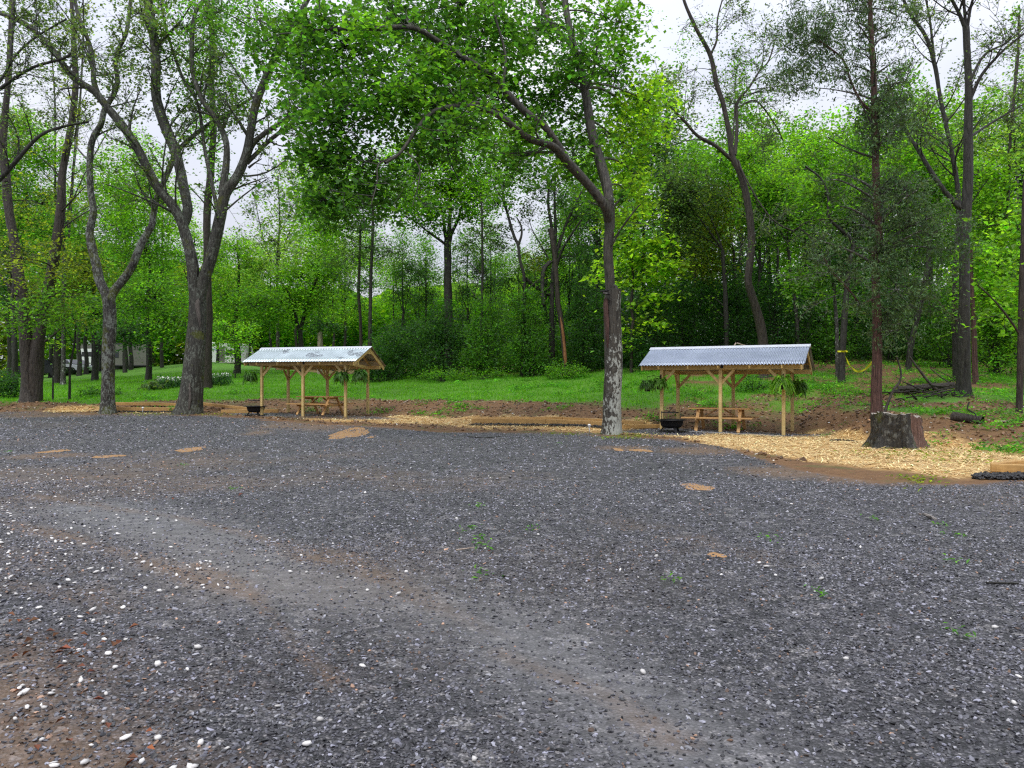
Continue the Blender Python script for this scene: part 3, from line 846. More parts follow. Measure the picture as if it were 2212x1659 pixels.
def tree(name, label, y, stems, blobs=(), group=None, cat='tree', bark='bark_dark', ram=None, lsize=.14, lkey='mid', leaf='leaf', aspect=.72,
         base=None, flare=.9, lump=.07, spray=(.30, .11), per=16, twig_r=.008, limb=None, droop=.25, per_twig=5, upb=.5):
    """stems: (list of (u,v), r0, r1[, dy0, dy1]); blobs: (u, v, dy, ru, rv, n[, colour])"""
    global NLEAF
    S3 = []
    for si, st in enumerate(stems):
        pts, r0, r1 = st[:3]
        d0, d1 = (st[3], st[4]) if len(st) > 3 else (0, 0)
        p3 = np.array([P(u, v, y + d0 + (d1 - d0) * k / max(1, len(pts) - 1)) for k, (u, v) in enumerate(pts)])
        zg = tz(p3[0, 0], p3[0, 1]) - .12
        if (si == 0 and base is not False) or (si > 0 and pts[0][1] > 780 and p3[0, 2] < zg + 1.2):
            p3[0, 2] = zg
        q = resample(p3, max(.12, r0 * .9))
        d = np.concatenate([[0], np.cumsum(np.linalg.norm(np.diff(q, axis=0), axis=1))]); d /= d[-1]
        S3.append((q, r0 + (r1 - r0) * d ** .85))
    org = S3[0][0][0].copy(); org[2] += .12
    root = thing(name, label, cat, org, 0, group)
    tr, tw = Geo(), Geo()
    for si, (q, r) in enumerate(S3):
        sides = 14 if r[0] > .18 else (9 if r[0] > .08 else 6)
        tr.add(*stem_mesh(q, r, sides, flare if si == 0 else 0, si + int(org[0] * 7), lump if r[0] > .06 else lump * .6))
    tips, tcl = [], []
    if ram:
        for sk, ((q, r), st) in enumerate(zip(S3, stems)):
            if sk == 0 and len(S3) > 2 and r[0] > .18 and ram.get('skip', 1): continue
            n1 = int(ram.get('n', 8) * max(.4, min(2.2, len(q) * np.linalg.norm(q[1] - q[0]) / 6.0)))
            t = rng.uniform(ram.get('t0', .3), 1, n1)
            ii = (t * (len(q) - 1)).astype(int)
            tg = nrmz(np.gradient(q, axis=0))[ii]
            rd = rng.normal(0, 1, (n1, 3)); rd -= tg * (rd * tg).sum(1, keepdims=True); rd = nrmz(rd)
            ln = ram.get('len', 2.5) * rng.uniform(.45, 1.15, n1) * (1.15 - .6 * t)
            dr = nrmz(tg * .55 + rd + np.array([0, 0, ram.get('up', .25)]))
            A = q[ii]; B = A + dr * ln[:, None]; C = A + nrmz(tg * .9 + rd * .7) * (ln * .5)[:, None] + rng.normal(0, .12, (n1, 3)) * ln[:, None]
            B[:, 2] += ram.get('rise', .12) * ln
            b1 = bez(A, C, B, 7); r1 = (r[ii] * .42).clip(.012, .05)
            tw.add(*tubes(b1, r1[:, None] * np.linspace(1, .35, 7)[None], 5))
            m = ram.get('m', 5)
            src = np.repeat(np.arange(n1), m); t2 = rng.uniform(.3, 1, len(src)); j = (t2 * 6).astype(int)
            A2 = b1[src, j]; tg2 = nrmz(np.gradient(b1, axis=1))[src, j]
            d2 = nrmz(tg2 * .8 + rng.normal(0, .6, (len(src), 3)) + np.array([0, 0, .15]))
            l2 = ln[src] * rng.uniform(.22, .5, len(src))
            B2 = A2 + d2 * l2[:, None]; C2 = (A2 + B2) / 2 + rng.normal(0, .10, (len(src), 3)) * l2[:, None]
            b2 = bez(A2, C2, B2, 4); tw.add(*tubes(b2, twig_r * 1.2 * np.array([1, .85, .7, .5])[None] * np.ones((len(src), 1)), 3))
            m3 = ram.get('m3', 3)
            s3 = np.repeat(np.arange(len(src)), m3); t3 = rng.integers(1, 4, len(s3)); A3 = b2[s3, t3]
            d3 = nrmz(nrmz(B2 - A2)[s3] + rng.normal(0, .6, (len(s3), 3))); l3 = l2[s3] * rng.uniform(.3, .7, len(s3))
            B3 = A3 + d3 * l3[:, None]; b3 = bez(A3, (A3 + B3) / 2 + rng.normal(0, .05, A3.shape), B3, 3)
            tw.add(*tubes(b3, twig_r * .7 * np.array([1, .8, .5])[None] * np.ones((len(s3), 1)), 3))
            if ram.get('leaves', 0):
                nl = ram['leaves']
                f = rng.random((len(s3), nl, 1))
                c = (A3[:, None] * (1 - f) + B3[:, None] * f + rng.normal(0, .05 + lsize * .25, (len(s3), nl, 3))).reshape(-1, 3)
                tips.append(c); tcl.append(leafcol(ram.get('key', lkey), len(c), np.repeat(np.exp(rng.normal(0, .25, len(s3))), nl)))
    LC, LK = list(tips), list(tcl)
    allq = np.concatenate([q for q, r in S3]); allr = np.concatenate([r for q, r in S3])
    for bl in blobs:
        u, v, dy, ru, rv, n = bl[:6]; key = bl[6] if len(bl) > 6 else lkey
        yb = y + dy; c = P(u, v, yb); r = (ru / F * yb, max(ru, rv) * .75 / F * yb, rv / F * yb)
        cl, pts, bri = blob_points(c, r, n, per=per, sh=spray[0], sv=spray[1])
        LC.append(pts); LK.append(leafcol(key, n, bri)); NLEAF += n
        dd = np.linalg.norm(allq - c, axis=1) + np.maximum(0, allq[:, 2] - c[2]) * .8
        j = int(np.argmin(dd)); A = allq[j]; w = np.linalg.norm(c - A)
        C = (A + c) / 2 + np.array([0, 0, .15 * w]) + rng.normal(0, .06 * w, 3)
        br = bez(A[None], C[None], c[None], 9)
        rr = min(allr[j] * .6, .012 * w + .01)
        tw.add(*tubes(br, rr * np.linspace(1, .4, 9)[None], 5))
        sel = cl[rng.random(len(cl)) < .6]
        if len(sel):
            sup = br[0]
            di = np.linalg.norm(sup[None] - sel[:, None], axis=-1) + .4 * np.abs(np.linspace(1, 0, 9))[None]
            A2 = sup[np.argmin(di, 1)]
            C2 = (A2 + sel) / 2 + np.array([0, 0, .08]) * np.linalg.norm(sel - A2, axis=1)[:, None] + rng.normal(0, .08, sel.shape)
            b2 = bez(A2, C2, sel, 5)
            tw.add(*tubes(b2, twig_r * np.array([1.6, 1.3, 1, .8, .5])[None] * np.ones((len(sel), 1)), 3))
            m = 3
            E = np.repeat(sel, m, 0); E2 = E + rng.normal(0, 1, E.shape) * np.array([spray[0], spray[0], spray[1]])
            tw.add(*tubes(np.stack([E, (E + E2) / 2 + rng.normal(0, .02, E.shape), E2], 1), twig_r * np.array([.8, .6, .4])[None] * np.ones((len(E), 1)), 3))
    if len(blobs) < 8 and not ram:
        for v_, f_ in zip(tw.V, tw.F): pass
        if tw.V: tr.add(np.concatenate(tw.V), np.concatenate(tw.F))
        tw = Geo()
    tr.put('trunk', M[bark], root, org)
    tw.put('branches', M[limb or bark], root, org)
    if LC:
        c = np.concatenate(LC); leafmesh('crown', c - org, np.full(len(c), lsize), np.concatenate(LK), M[leaf], root, up=upb, aspect=aspect, droop=droop)
    return root


def shrub(name, label, u, y, blobs, key='dark', lsize=.12, group=None, nst=7, cat='shrub', aspect=.6, mat='leaf', bark='bark_dark'):
    """blobs: (du m, dz m, dy m, rx, rz, n)"""
    org = G(u, y); root = thing(name, label, cat, org, 0, group)
    st, LC, LK = Geo(), [], []
    for dx, dz, dy, rx, rz, n in blobs:
        c = np.array([dx, dy, dz]); cl, pts, bri = blob_points(c, (rx, rx * .8, rz), n, per=14, sh=.22, sv=.14)
        ok = pts[:, 2] > .02
        LC.append(pts[ok]); LK.append(leafcol(key, n, bri)[ok])
        sel = cl[:max(3, nst)]
        A = np.stack([rng.normal(dx * .5, .2, len(sel)), rng.normal(dy * .5, .2, len(sel)), np.full(len(sel), -.1)], -1)
        C = (A + sel) / 2 + rng.normal(0, .12, sel.shape)
        st.add(*tubes(bez(A, C, sel, 6), .025 * np.linspace(1, .3, 6)[None] * np.ones((len(sel), 1)), 4))
    st.put('stems', M[bark], root, np.zeros(3))
    c = np.concatenate(LC)
    leafmesh('foliage', c, np.full(len(c), lsize), np.concatenate(LK), M[mat], root, up=.45, aspect=aspect)
    return root


# ------------------------------------------------------------------ the big trees along the lot
tree('maple_tree', 'largest forked tree at the left, dark bark with a pale vertical scar at its foot', 33,
     [(L(c4, '1390,1400 1405,1300 1418,1150 1432,1000 1450,800 1452,600 1458,470'), .43, .36),
      (L(c4, '1445,560 1432,420 1415,250 1345,0') + L(c1, '1120,1350 1075,1280 1000,1190 930,1060 870,940 770,790 680,680 600,580 520,530 430,450 330,310 200,180 80,110 -70,60'), .26, .09, 0, -2),
      (L(c1, '640,640 595,520 590,430 565,280 500,110 465,-40'), .11, .08, -.6, .5),
      (L(c1, '1160,1410 1185,1330 1155,1150 1110,960 1035,780 988,600 985,400 965,200 930,-40'), .22, .19, 0, 1),
      (L(c4, '1470,560 1500,420 1555,230 1600,60') + L(c1, '1395,1360 1425,1220 1500,1110 1560,960 1590,800 1620,650 1690,470 1770,310 1880,120 1960,-40'), .27, .11, 0, -1),
      (L(c1, '1565,990 1600,910 1670,845 1790,765 1930,685 1990,620 2110,540'), .12, .05, -.3, -1.5),
      (L(c1, '1560,1030 1640,950 1700,890 1790,820 1880,750'), .11, .07, -.3, .6),
      (L(c1, '1570,1060 1610,1030 1655,1003'), .06, .02),
      (L(c1, '1400,1230 1428,1060 1428,900 1370,760 1290,650 1235,520 1212,390 1230,100 1310,-30'), .15, .08, 0, 1.2),
      (L(c1, '1375,1330 1330,1120 1295,950 1250,660 1150,480 1060,220 1030,80 1025,-40'), .09, .05, .2, 2),
      (L(c1, '1060,220 1130,150 1215,20'), .05, .03, 1.6, 1)],
     [(400, 60, 1.5, 100, 70, 1300, 'mid'), (470, 130, 2, 80, 100, 1700, 'mid'), (430, 200, 2, 60, 80, 1000, 'mid'), (540, 40, 0, 110, 60, 1300, 'maple'),
      (620, 120, -1, 55, 100, 900, 'maple'), (300, 30, -1, 80, 50, 500, 'gray'), (190, 120, -1.5, 130, 90, 600, 'gray'), (70, 50, -2, 110, 60, 500, 'gray'),
      (270, 210, 0, 80, 90, 380, 'gray'), (510, 230, 1, 50, 60, 600, 'mid'), (640, 235, -1, 45, 45, 350, 'gray'), (480, 25, -3, 140, 45, 900, 'maple'), (330, 120, 1, 60, 70, 350, 'gray')],
     bark='bark_limb', ram=dict(n=8, t0=.25, len=2.8, m=6, m3=4, leaves=3, key='gray'), lsize=.14, flare=.75)

tree('lichen_tree', 'slim leaning tree mottled with pale lichen, just left of the largest tree', 33.2,
     [(L(c4, '790,1405 795,1200 800,1000 806,800 806,640 800,540'), .29, .24),
      (L(c4, '805,600 775,500 735,410 700,250 662,60') + L(c1, '590,1330 572,1200 570,1000 585,880 640,780 660,700 740,540 730,360 800,200 830,-40'), .20, .07, 0, 1.5),
      (L(c4, '800,590 835,500 885,430 965,320 1040,150 1120,0') + L(c1, '965,1370 1000,1230 1060,1100 1130,950 1220,860 1330,780 1480,690 1590,620'), .19, .06, 0, 2)],
     [(215, 360, 1, 55, 50, 300, 'mid'), (250, 130, 1, 70, 80, 350, 'gray')],
     bark='bark_lichen', ram=dict(n=7, t0=.35, len=2.2, m=5, m3=4, leaves=3, key='gray'), lsize=.12, flare=.55)

tree('bent_maple_tree', 'pale barked tree beside the right-hand fire ring, bending left under a dense green crown', 23,
     [(L(c6, '1010,1350 1014,1200 1018,1000 1019,800 1014,600 1012,420 1020,290'), .275, .235),
      (L(c6, '1000,400 995,250 985,100') + L(c2, '1790,1560 1800,1440 1795,1350 1785,1270'), .14, .17),
      (L(c2, '1795,1400 1765,1300 1650,1150 1520,1010 1440,925 1300,880 1200,810 1120,745 1000,690 860,672 700,700 600,790 480,960 380,1030'), .155, .035, 0, -5),
      (L(c2, '1540,1040 1480,930 1390,800 1270,710 1150,590 1080,510 950,410 850,350 700,250 550,175 300,180 0,185 -160,220'), .125, .04, -.8, -3),
      (L(c2, '1130,740 1050,670 950,650 860,655 740,690'), .06, .04, -2, -3.2),
      (L(c2, '1800,1380 1790,1230 1750,1060 1690,850 1650,620 1610,420 1570,280 1530,100 1510,-50'), .165, .10, 0, 1.5),
      (L(c2, '1575,300 1490,220 1400,100 1340,-20'), .08, .05, 1.2, 2),
      (L(c2, '660,710 600,790 540,880 470,970 340,1040 330,1150 290,1300'), .03, .012, -3.6, -5),
      (L(c2, '800,690 765,850 785,1000 850,1150'), .03, .012, -3, -3.5), (L(c2, '520,960 600,1080 555,1300'), .022, .01, -4.5, -5), (L(c2, '1120,560 1140,350 1080,120 1060,-20'), .05, .03, -1, 0)],
     [(740, 100, -1.8, 130, 100, 2028), (880, 60, -0.3, 140, 90, 2184), (1030, 100, 1.2, 130, 100, 2340), (1170, 60, 3.2, 120, 80, 1872), (860, 215, -2.8, 150, 80, 2340), (720, 260, -3.8, 120, 90, 1560),
      (960, 300, -3.8, 110, 55, 780), (1080, 210, 2.2, 110, 80, 1872), (1200, 200, 2.2, 100, 90, 1716), (1240, 330, 1.2, 80, 70, 858), (1330, 170, 3.2, 80, 100, 1326, 'mid'), (1370, 270, 4.2, 70, 90, 1014, 'bright'),
      (1330, 50, 2.2, 80, 70, 936, 'mid'), (1130, 340, 0.2, 70, 45, 468), (660, 170, -2.8, 70, 110, 936), (650, 50, -1.8, 80, 60, 702), (780, 370, -3.4, 110, 55, 780), (690, 350, -3.8, 70, 70, 624), (1380, 390, 3.2, 45, 60, 390, 'bright'),
      (1000, 10, -0.8, 200, 40, 1170), (1250, 120, 0.2, 80, 70, 702), (960, 170, -0.8, 120, 60, 1248), (700, 430, -3.5, 80, 40, 520), (810, 420, -3, 70, 40, 460), (1330, 300, 2.5, 80, 90, 1000, 'lime'), (1400, 220, 2.5, 60, 80, 700, 'lime'), (1350, 430, 2, 60, 60, 600, 'lime'), (1000, 245, -3.4, 60, 22, 260, 'mid'), (1120, 285, -1.8, 50, 22, 260, 'mid'), (880, 190, -4, 60, 26, 320, 'mid'), (1200, 365, -.9, 30, 20, 120, 'mid'), (930, 120, -3, 60, 26, 300, 'mid'), (1060, 160, -2, 50, 24, 260, 'mid'), (800, 60, -4, 60, 30, 300, 'mid'), (560, 100, -1.8, 60, 60, 351)],
     bark='bark_pale', limb='bark_limb', lkey='maple', lsize=.155, flare=.55, aspect=.8, spray=(.26, .10), ram=dict(n=6, t0=.3, len=1.7, m=5, m3=3, leaves=3, key='maple'))

tree('old_double_trunk_tree', 'dark double trunked tree at the far left edge standing on the lawn', 37.5,
     [(L(c4, '215,1250 205,1100 190,800 170,560 130,330 100,100') + L(c1, '60,1350 40,1150 20,900 60,400 75,0'), .34, .10, 0, 1),
      (L(c4, '262,1250 268,1000 292,800 322,600 370,400 420,120') + L(c1, '385,1300 395,1100 430,900 475,600 470,300 450,-20'), .33, .09, 0, 1),
      (L(c4, '120,520 60,440 0,370 -80,280'), .08, .04), (L(c1, '40,1150 10,1000 -60,850'), .10, .05), (L(c4, '200,720 270,650 330,560'), .05, .03), (L(c4, '330,860 420,790 480,720'), .06, .03)],
     [(50, 560, -2, 110, 60, 900, 'olive'), (130, 640, -2, 100, 50, 1000, 'mid'), (60, 680, -3, 90, 45, 900, 'mid'), (150, 560, 1, 80, 60, 700, 'olive'), (90, 440, 2, 100, 70, 900, 'olive'), (30, 250, 2, 80, 60, 500, 'gray')],
     bark='bark_brown', ram=dict(n=8, t0=.35, len=2.4, m=5, m3=3, leaves=3, key='olive'), lsize=.15, flare=1.0)

tree('overhanging_tree', 'tree whose trunk is out of view, dark limbs reaching in from the left edge', 29,
     [([(-150, 900), (-145, 700), (-140, 500), (-120, 330)], .3, .22),
      ([(-130, 480), (-60, 440)] + L(c1, '0,1130 100,1020 250,860 400,800 560,770'), .12, .04),
      ([(-120, 330), (-60, 240)] + L(c1, '0,560 200,430 400,370 445,335'), .10, .04), ([(-120, 340), (-70, 260)] + L(c1, '0,510 100,350 220,240 420,120'), .09, .03, 0, 1),
      (L(c1, '60,410 75,250 80,60 90,-30'), .07, .04, 0, .5)],
     [(40, 140, 0, 80, 60, 350, 'gray'), (120, 250, 0, 60, 30, 250, 'gray')], bark='bark_dark', ram=dict(n=9, t0=.3, len=2.2, m=6, m3=4, leaves=3, key='gray'), lsize=.10)

tree('red_cedar_tree', 'straight reddish trunked cedar behind the big stump, ragged dark foliage', 22,
     [(L(c7, '1125,1195 1125,1000 1128,800 1130,600 1125,400 1120,200 1112,0') + L(c3, '1298,1590 1285,1300 1275,1000 1265,750 1262,500 1245,200 1238,0 1234,-70'), .15, .065),
      (L(c7, '1100,360 1010,400 960,340 880,250 800,170 740,60'), .035, .015, 0, -.6), (L(c7, '1150,420 1200,440 1220,480'), .02, .01),
      (L(c3, '1262,720 1180,640 1120,520 1070,380 980,300 890,240'), .045, .02, 0, -1), (L(c3, '1270,950 1350,850 1440,740 1390,620 1340,480'), .04, .02, 0, 1)],
     [(1735, 55, -1, 87, 72, 980), (1765, 90, -.5, 70, 56, 653), (1725, 140, -1, 78, 48, 544), (1790, 30, 0, 87, 65, 653), (1850, 20, .3, 87, 48, 544), (1705, 60, -1, 43, 56, 326),
      (1700, 160, -1, 70, 35, 435), (1940, 35, .5, 70, 48, 435), (1745, 190, -1, 70, 32, 272), (1900, 255, 0, 62, 55, 1197), (1930, 290, -.3, 55, 55, 980), (1870, 250, .3, 37, 28, 326),
      (1955, 410, -.4, 66, 65, 1197), (1985, 400, 0, 44, 38, 435), (1960, 480, -.5, 105, 65, 1415), (2020, 500, .3, 95, 65, 1197), (2050, 540, .3, 70, 48, 653), (1915, 560, -.4, 44, 48, 762),
      (1935, 625, -.6, 62, 55, 980), (1990, 610, -.3, 70, 45, 653), (1855, 660, -.6, 44, 25, 381), (1940, 715, -.5, 41, 57, 490), (2010, 660, 0, 70, 41, 490), (1880, 430, .2, 43, 97, 326)],
     bark='bark_cedar', leaf='needle', lkey='cedar', lsize=.13, aspect=.26, spray=(.15, .10), per=22, twig_r=.005, flare=.55, lump=.05, droop=.6,
     ram=dict(n=26, t0=.30, len=1.7, m=6, m3=4, up=.1, rise=-.05, leaves=4, key='cedar', skip=0), limb='bark_grey', upb=.0)

tree('dark_oak_tree', 'tall dark straight tree at the right, forking high near the top edge', 25,
     [(L(c7, '1765,1095 1768,900 1770,600 1770,300 1775,0') + L(c3, '1845,1400 1855,1200 1858,1000 1862,700 1860,500 1850,300 1845,170'), .20, .105),
      (L(c3, '1848,200 1800,80 1735,-40'), .07, .05), (L(c3, '1848,190 1835,60 1832,-40'), .06, .04), (L(c3, '1850,200 1872,60 1900,-40'), .06, .04),
      (L(c3, '1850,1330 1790,1295 1690,1180 1610,1060 1540,940 1490,870 1440,780'), .10, .05, 0, .8), (L(c3, '1866,640 1940,480 2050,350 2150,260 2270,170'), .065, .03, 0, -.8),
      (L(c3, '1866,520 1960,350 2100,270 2230,160'), .05, .025, 0, 1), (L(c3, '1866,870 2000,780 2240,640'), .05, .025, 0, .7), (L(c3, '1780,75 1700,70 1610,60'), .02, .01)],
     [(2150, 90, 0, 70, 70, 220, 'gray'), (2080, 140, 0, 50, 60, 150, 'gray')], bark='bark_dark', ram=dict(n=10, t0=.42, len=2.6, m=6, m3=4, leaves=3, key='gray'), lsize=.095, flare=.7)

tree('curving_tree', 'thin curved dark stem rising beside the tall dark tree at the right', 31,
     [([(2066, 850), (2062, 640)] + L(c3, '1800,1330 1772,1050 1720,800 1680,600 1650,420 1590,230 1500,100 1435,-40'), .13, .06), (L(c3, '1645,380 1620,150 1585,-40'), .06, .04)],
     bark='bark_dark', ram=dict(n=10, t0=.4, len=2.9, m=6, m3=4, leaves=3, key='gray'), lsize=.10)

tree('leaning_tree', 'leaning brown tree behind the right shelter roof, wide airy crown', 36,
     [(L(c6, '2135,760 2125,690 2090,500 2030,300 2015,210') + L(c3, '490,1520 460,1250 420,1100 370,1000 350,850 310,650 270,540 230,350 150,200 80,50 50,-40'), .24, .07),
      (L(c3, '365,1010 260,920 150,860 70,770 0,700 -110,600'), .10, .035, 0, -1), (L(c3, '385,980 398,800 400,650 470,560 540,450 600,380 650,220'), .09, .03, 0, 1.5),
      (L(c3, '372,900 385,650 385,500'), .04, .02, 0, 1), (L(c3, '235,340 270,250 275,120 310,-20'), .06, .03), (L(c3, '405,1010 440,1100 540,1280 640,1400 760,1460 790,1440 900,1530'), .045, .025, 0, -2),
      (L(c3, '760,1455 850,1400 1000,1385 1160,1390'), .025, .012, -2, -3), (L(c3, '400,680 520,640 640,790 690,890'), .05, .03, .5, 2)],
     [(1475, 60, 0, 60, 70, 260, 'mid'), (1600, 130, 0, 60, 60, 320, 'mid'), (1590, 165, 0, 26, 40, 220, 'bright'), (1540, 60, 0, 60, 60, 240, 'gray'), (1650, 90, 0, 50, 60, 220, 'gray'), (1500, 150, 0, 60, 60, 220, 'gray'),
      (1470, 250, 0, 60, 60, 200, 'gray'), (1650, 220, 0, 60, 60, 240, 'gray')],
     bark='bark_brown', limb='bark_grey', ram=dict(n=11, t0=.28, len=3.2, m=7, m3=5, leaves=3, key='gray'), lsize=.115)

# ------------------------------------------------------------------ smaller stems on and around the lawn
tree('young_lawn_tree', 'thin young tree with a lime green tuft, nearest the far left double trunk', 39,
     [(L(c4, '390,1205 392,1050 402,930 405,870 412,780'), .055, .03)], [(118, 745, 0, 20, 14, 90, 'lime'), (118, 700, 0, 26, 20, 80, 'mid')], bark='bark_grey', lsize=.14, flare=.2)
tree('slanting_young_tree', 'thin slanting young tree on the lawn, close left of the lichen mottled tree', 39,
     [(L(c4, '512,1205 516,1080 535,950 550,860 560,740'), .075, .04), (L(c4, '548,870 500,800 470,740'), .03, .02)], [(160, 690, 0, 50, 24, 350, 'mid'), (140, 660, 0, 50, 24, 300, 'olive')], bark='bark_dark', lsize=.14, flare=.2)
tree('lime_sapling', 'spindly tree with bright lime leaves behind the pale barked tree', 41,
     [(L(c6, '1152,860 1155,740 1150,640 1165,520 1150,400 1165,260 1160,120 1150,-60'), .11, .045), (L(c6, '1152,600 1180,520 1190,420 1210,330'), .03, .015), (L(c6, '1150,640 1130,560 1100,500'), .025, .012), (L(c6, '1060,230 1150,120 1260,20 1330,-60'), .025, .012)],
     [(1395, 690, 0, 60, 8, 135), (1425, 700, -.5, 30, 6, 75), (1390, 655, 0, 40, 7, 120), (1420, 640, -.5, 40, 6, 90), (1360, 720, 0, 30, 14, 105), (1390, 610, 0, 70, 10, 180), (1415, 590, 0, 60, 12, 255),
      (1400, 560, 0, 70, 16, 390), (1340, 570, 0, 60, 14, 225), (1450, 570, -.6, 40, 9, 180), (1370, 530, 0, 60, 20, 450), (1440, 530, 0, 40, 18, 270), (1300, 600, -.3, 30, 9, 90), (1350, 480, 0, 50, 24, 390), (1390, 450, 0, 36, 26, 300), (1360, 400, 0, 36, 26, 270), (1350, 750, 0, 25, 10, 45)],
     bark='bark_brown', lkey='lime', lsize=.25, aspect=.85, spray=(.36, .08), per=8, twig_r=.009, flare=.3)
sn_ = tree('split_snag', 'broken leaning snag with orange split wood at its foot, before the dark shrubs', 43,
     [([(1222, 795), (1220, 770)] + L(c6, '662,800 648,640 632,500 612,380 600,200 590,60 575,-60 560,-160'), .09, .15)], bark='bark_brown', flare=0, lump=.18)
q = resample(np.array([P(1222, 788, 42.88), P(1220, 760, 42.87), P(1216, 720, 42.88), P(1211, 685, 42.92)]), .15); g = Geo(); g.add(*stem_mesh(q, np.interp(np.linspace(0, 1, len(q)), [0, .15, .7, 1], [.05, .09, .09, .03]), 8, 0, 9, .2))
g.put('split_wood', M['heartwood'], sn_, np.array(sn_.location))
tree('grey_snag', 'short weathered grey broken trunk seen over the left shelter roof', 58, [([(691, 815), (691, 780), (691.5, 745), (692, 717)], .20, .19)], bark='bare_wood', flare=.15)
tree('round_leafed_young_tree', 'small bright green young tree behind the left shelter roof end', 52,
     [([(508, 800), (508, 770), (506, 740), (503, 700)], .05, .03), ([(507, 770), (522, 740), (535, 715)], .03, .015)],
     [(505, 735, 0, 42, 22, 500, 'bright'), (490, 705, 0, 36, 22, 380, 'bright'), (530, 715, 0, 34, 22, 360, 'bright'), (510, 765, 0, 30, 12, 160, 'bright')], bark='bark_dark', lsize=.17, flare=.2)
# ------------------------------------------------------------------ trees beyond the lawn, centre
tree('thick_dark_tree', 'thick dark straight trunk rising out of the shrubs in the middle, round bright crown', 50,
     [(L(cm, '535,1750 532,1500 530,1200 528,950 525,780 540,640'), .29, .24), (L(cm, '540,700 590,600 640,500 680,350'), .14, .06, 0, 1), (L(cm, '530,760 500,640 480,480 430,300'), .15, .06, 0, -1), (L(cm, '545,660 550,480 560,250 570,0'), .16, .06), (L(cm, '530,800 470,740 300,620 180,520 60,460'), .10, .04, 0, -1)],
     [(960, 410, 0, 120, 70, 5200, 'bright'), (880, 440, -1, 70, 45, 2000, 'bright'), (1030, 400, 1, 80, 60, 2600, 'bright'), (960, 330, 0, 130, 50, 3600, 'bright'), (850, 360, 1, 100, 60, 2600, 'mid'), (1090, 310, 1, 90, 60, 2400, 'bright'), (960, 250, 1, 160, 50, 2600, 'mid'), (930, 480, -1, 50, 26, 500, 'mid'), (1010, 470, 0, 50, 26, 400, 'mid')], lsize=.20, bark='bark_dark', spray=(.42, .2))
tree('slender_dark_tree', 'slender straight dark trunk between the thick trunk and the S shaped one', 47,
     [(L(cm, '908,1750 905,1500 912,1100 910,800 908,600 905,420 900,250'), .10, .06), (L(cm, '890,1100 800,1000 700,920'), .04, .02), (L(cm, '905,850 830,760 760,740'), .03, .02), (L(cm, '905,700 860,600'), .03, .02)],
     [(1000, 530, 0, 40, 14, 260, 'cedar'), (1085, 525, 1, 30, 16, 300, 'cedar'), (1070, 495, 1, 34, 14, 260, 'cedar'), (1030, 505, 0, 30, 14, 160, 'cedar')], lsize=.16, ram=dict(n=7, t0=.3, len=1.8, m=4, m3=2, leaves=1, key='cedar'))
tree('s_shaped_tree', 'mossy S shaped trunk forking high in the middle of the wood', 45,
     [(L(cm, '1365,1750 1368,1500 1375,1150 1330,950 1305,770 1270,700 1230,580 1190,430 1140,250 1150,80'), .15, .06), (L(cm, '1310,770 1345,660 1340,560 1290,470'), .09, .04), (L(cm, '1150,300 1090,200 1020,80'), .05, .02), (L(cm, '1390,1150 1470,1220 1560,1280 1650,1330'), .12, .10, 0, 1)],
     [(1100, 380, 0, 60, 50, 1100, 'mid'), (1075, 440, 0, 40, 26, 500, 'mid'), (1150, 430, 0, 30, 40, 260, 'gray')], bark='bark_dark', lsize=.17, ram=dict(n=5, t0=.4, len=2.0, m=4, m3=2, leaves=2, key='dark'))
tree('many_stemmed_tree', 'cluster of dark stems fanning upwards just left of the pale barked tree', 46,
     [(L(cm, '1680,1750 1680,1400 1690,1100 1715,820 1680,600 1640,320 1650,100'), .20, .07), (L(cm, '1700,1000 1740,830 1830,560 1930,340 2010,180'), .13, .05, 0, 1), (L(cm, '1720,1050 1790,840 1880,680 2010,490'), .10, .04, 0, -1), (L(cm, '1700,900 1720,600 1710,300 1720,0'), .12, .05, 0, 1),
      (L(cm, '1590,1450 1575,1250 1590,1050 1660,960'), .13, .12, -1, 0), (L(cm, '1640,920 1560,780 1470,620 1430,500'), .05, .02)],
     [(1190, 400, 0, 70, 90, 1300, 'dark'), (1240, 470, 1, 60, 50, 900, 'mid'), (1200, 300, 0, 70, 60, 1000, 'mid'), (1260, 560, 0, 50, 40, 700, 'dark'), (1150, 560, 0, 40, 30, 300, 'olive')], lsize=.16, ram=dict(n=6, t0=.35, len=2.2, m=4, m3=3, leaves=2, key='dark'))
tree('twin_cedar_tree', 'dark cedar standing left of the thick trunk above the shrubs, flat dark sprays', 49,
     [(L(c5, '1065,700 1072,400 1080,100 1090,-150 1090,-400'), .15, .07)],
     [(790, 535, 0, 70, 22, 1200, 'cedar'), (750, 560, 0, 55, 22, 800, 'cedar'), (840, 545, 0, 40, 18, 500, 'cedar'), (800, 500, 0, 50, 20, 500, 'cedar'), (760, 610, 0, 50, 24, 500, 'dark')], leaf='needle', lsize=.16, aspect=.3, per=30)
tree('pale_trunk_pine_tree', 'brown trunk close beside the dark cedar, left of the shrubs', 50,
     [(L(c5, '1003,700 1000,560 985,300 992,100 1000,-200'), .13, .07)], [(740, 450, 0, 90, 60, 2800, 'mid'), (690, 500, 0, 70, 50, 1800, 'bright'), (720, 390, 0, 80, 50, 1900, 'bright'), (800, 440, 0, 60, 50, 1300, 'mid')], bark='bark_brown', lsize=.19, spray=(.4, .2))
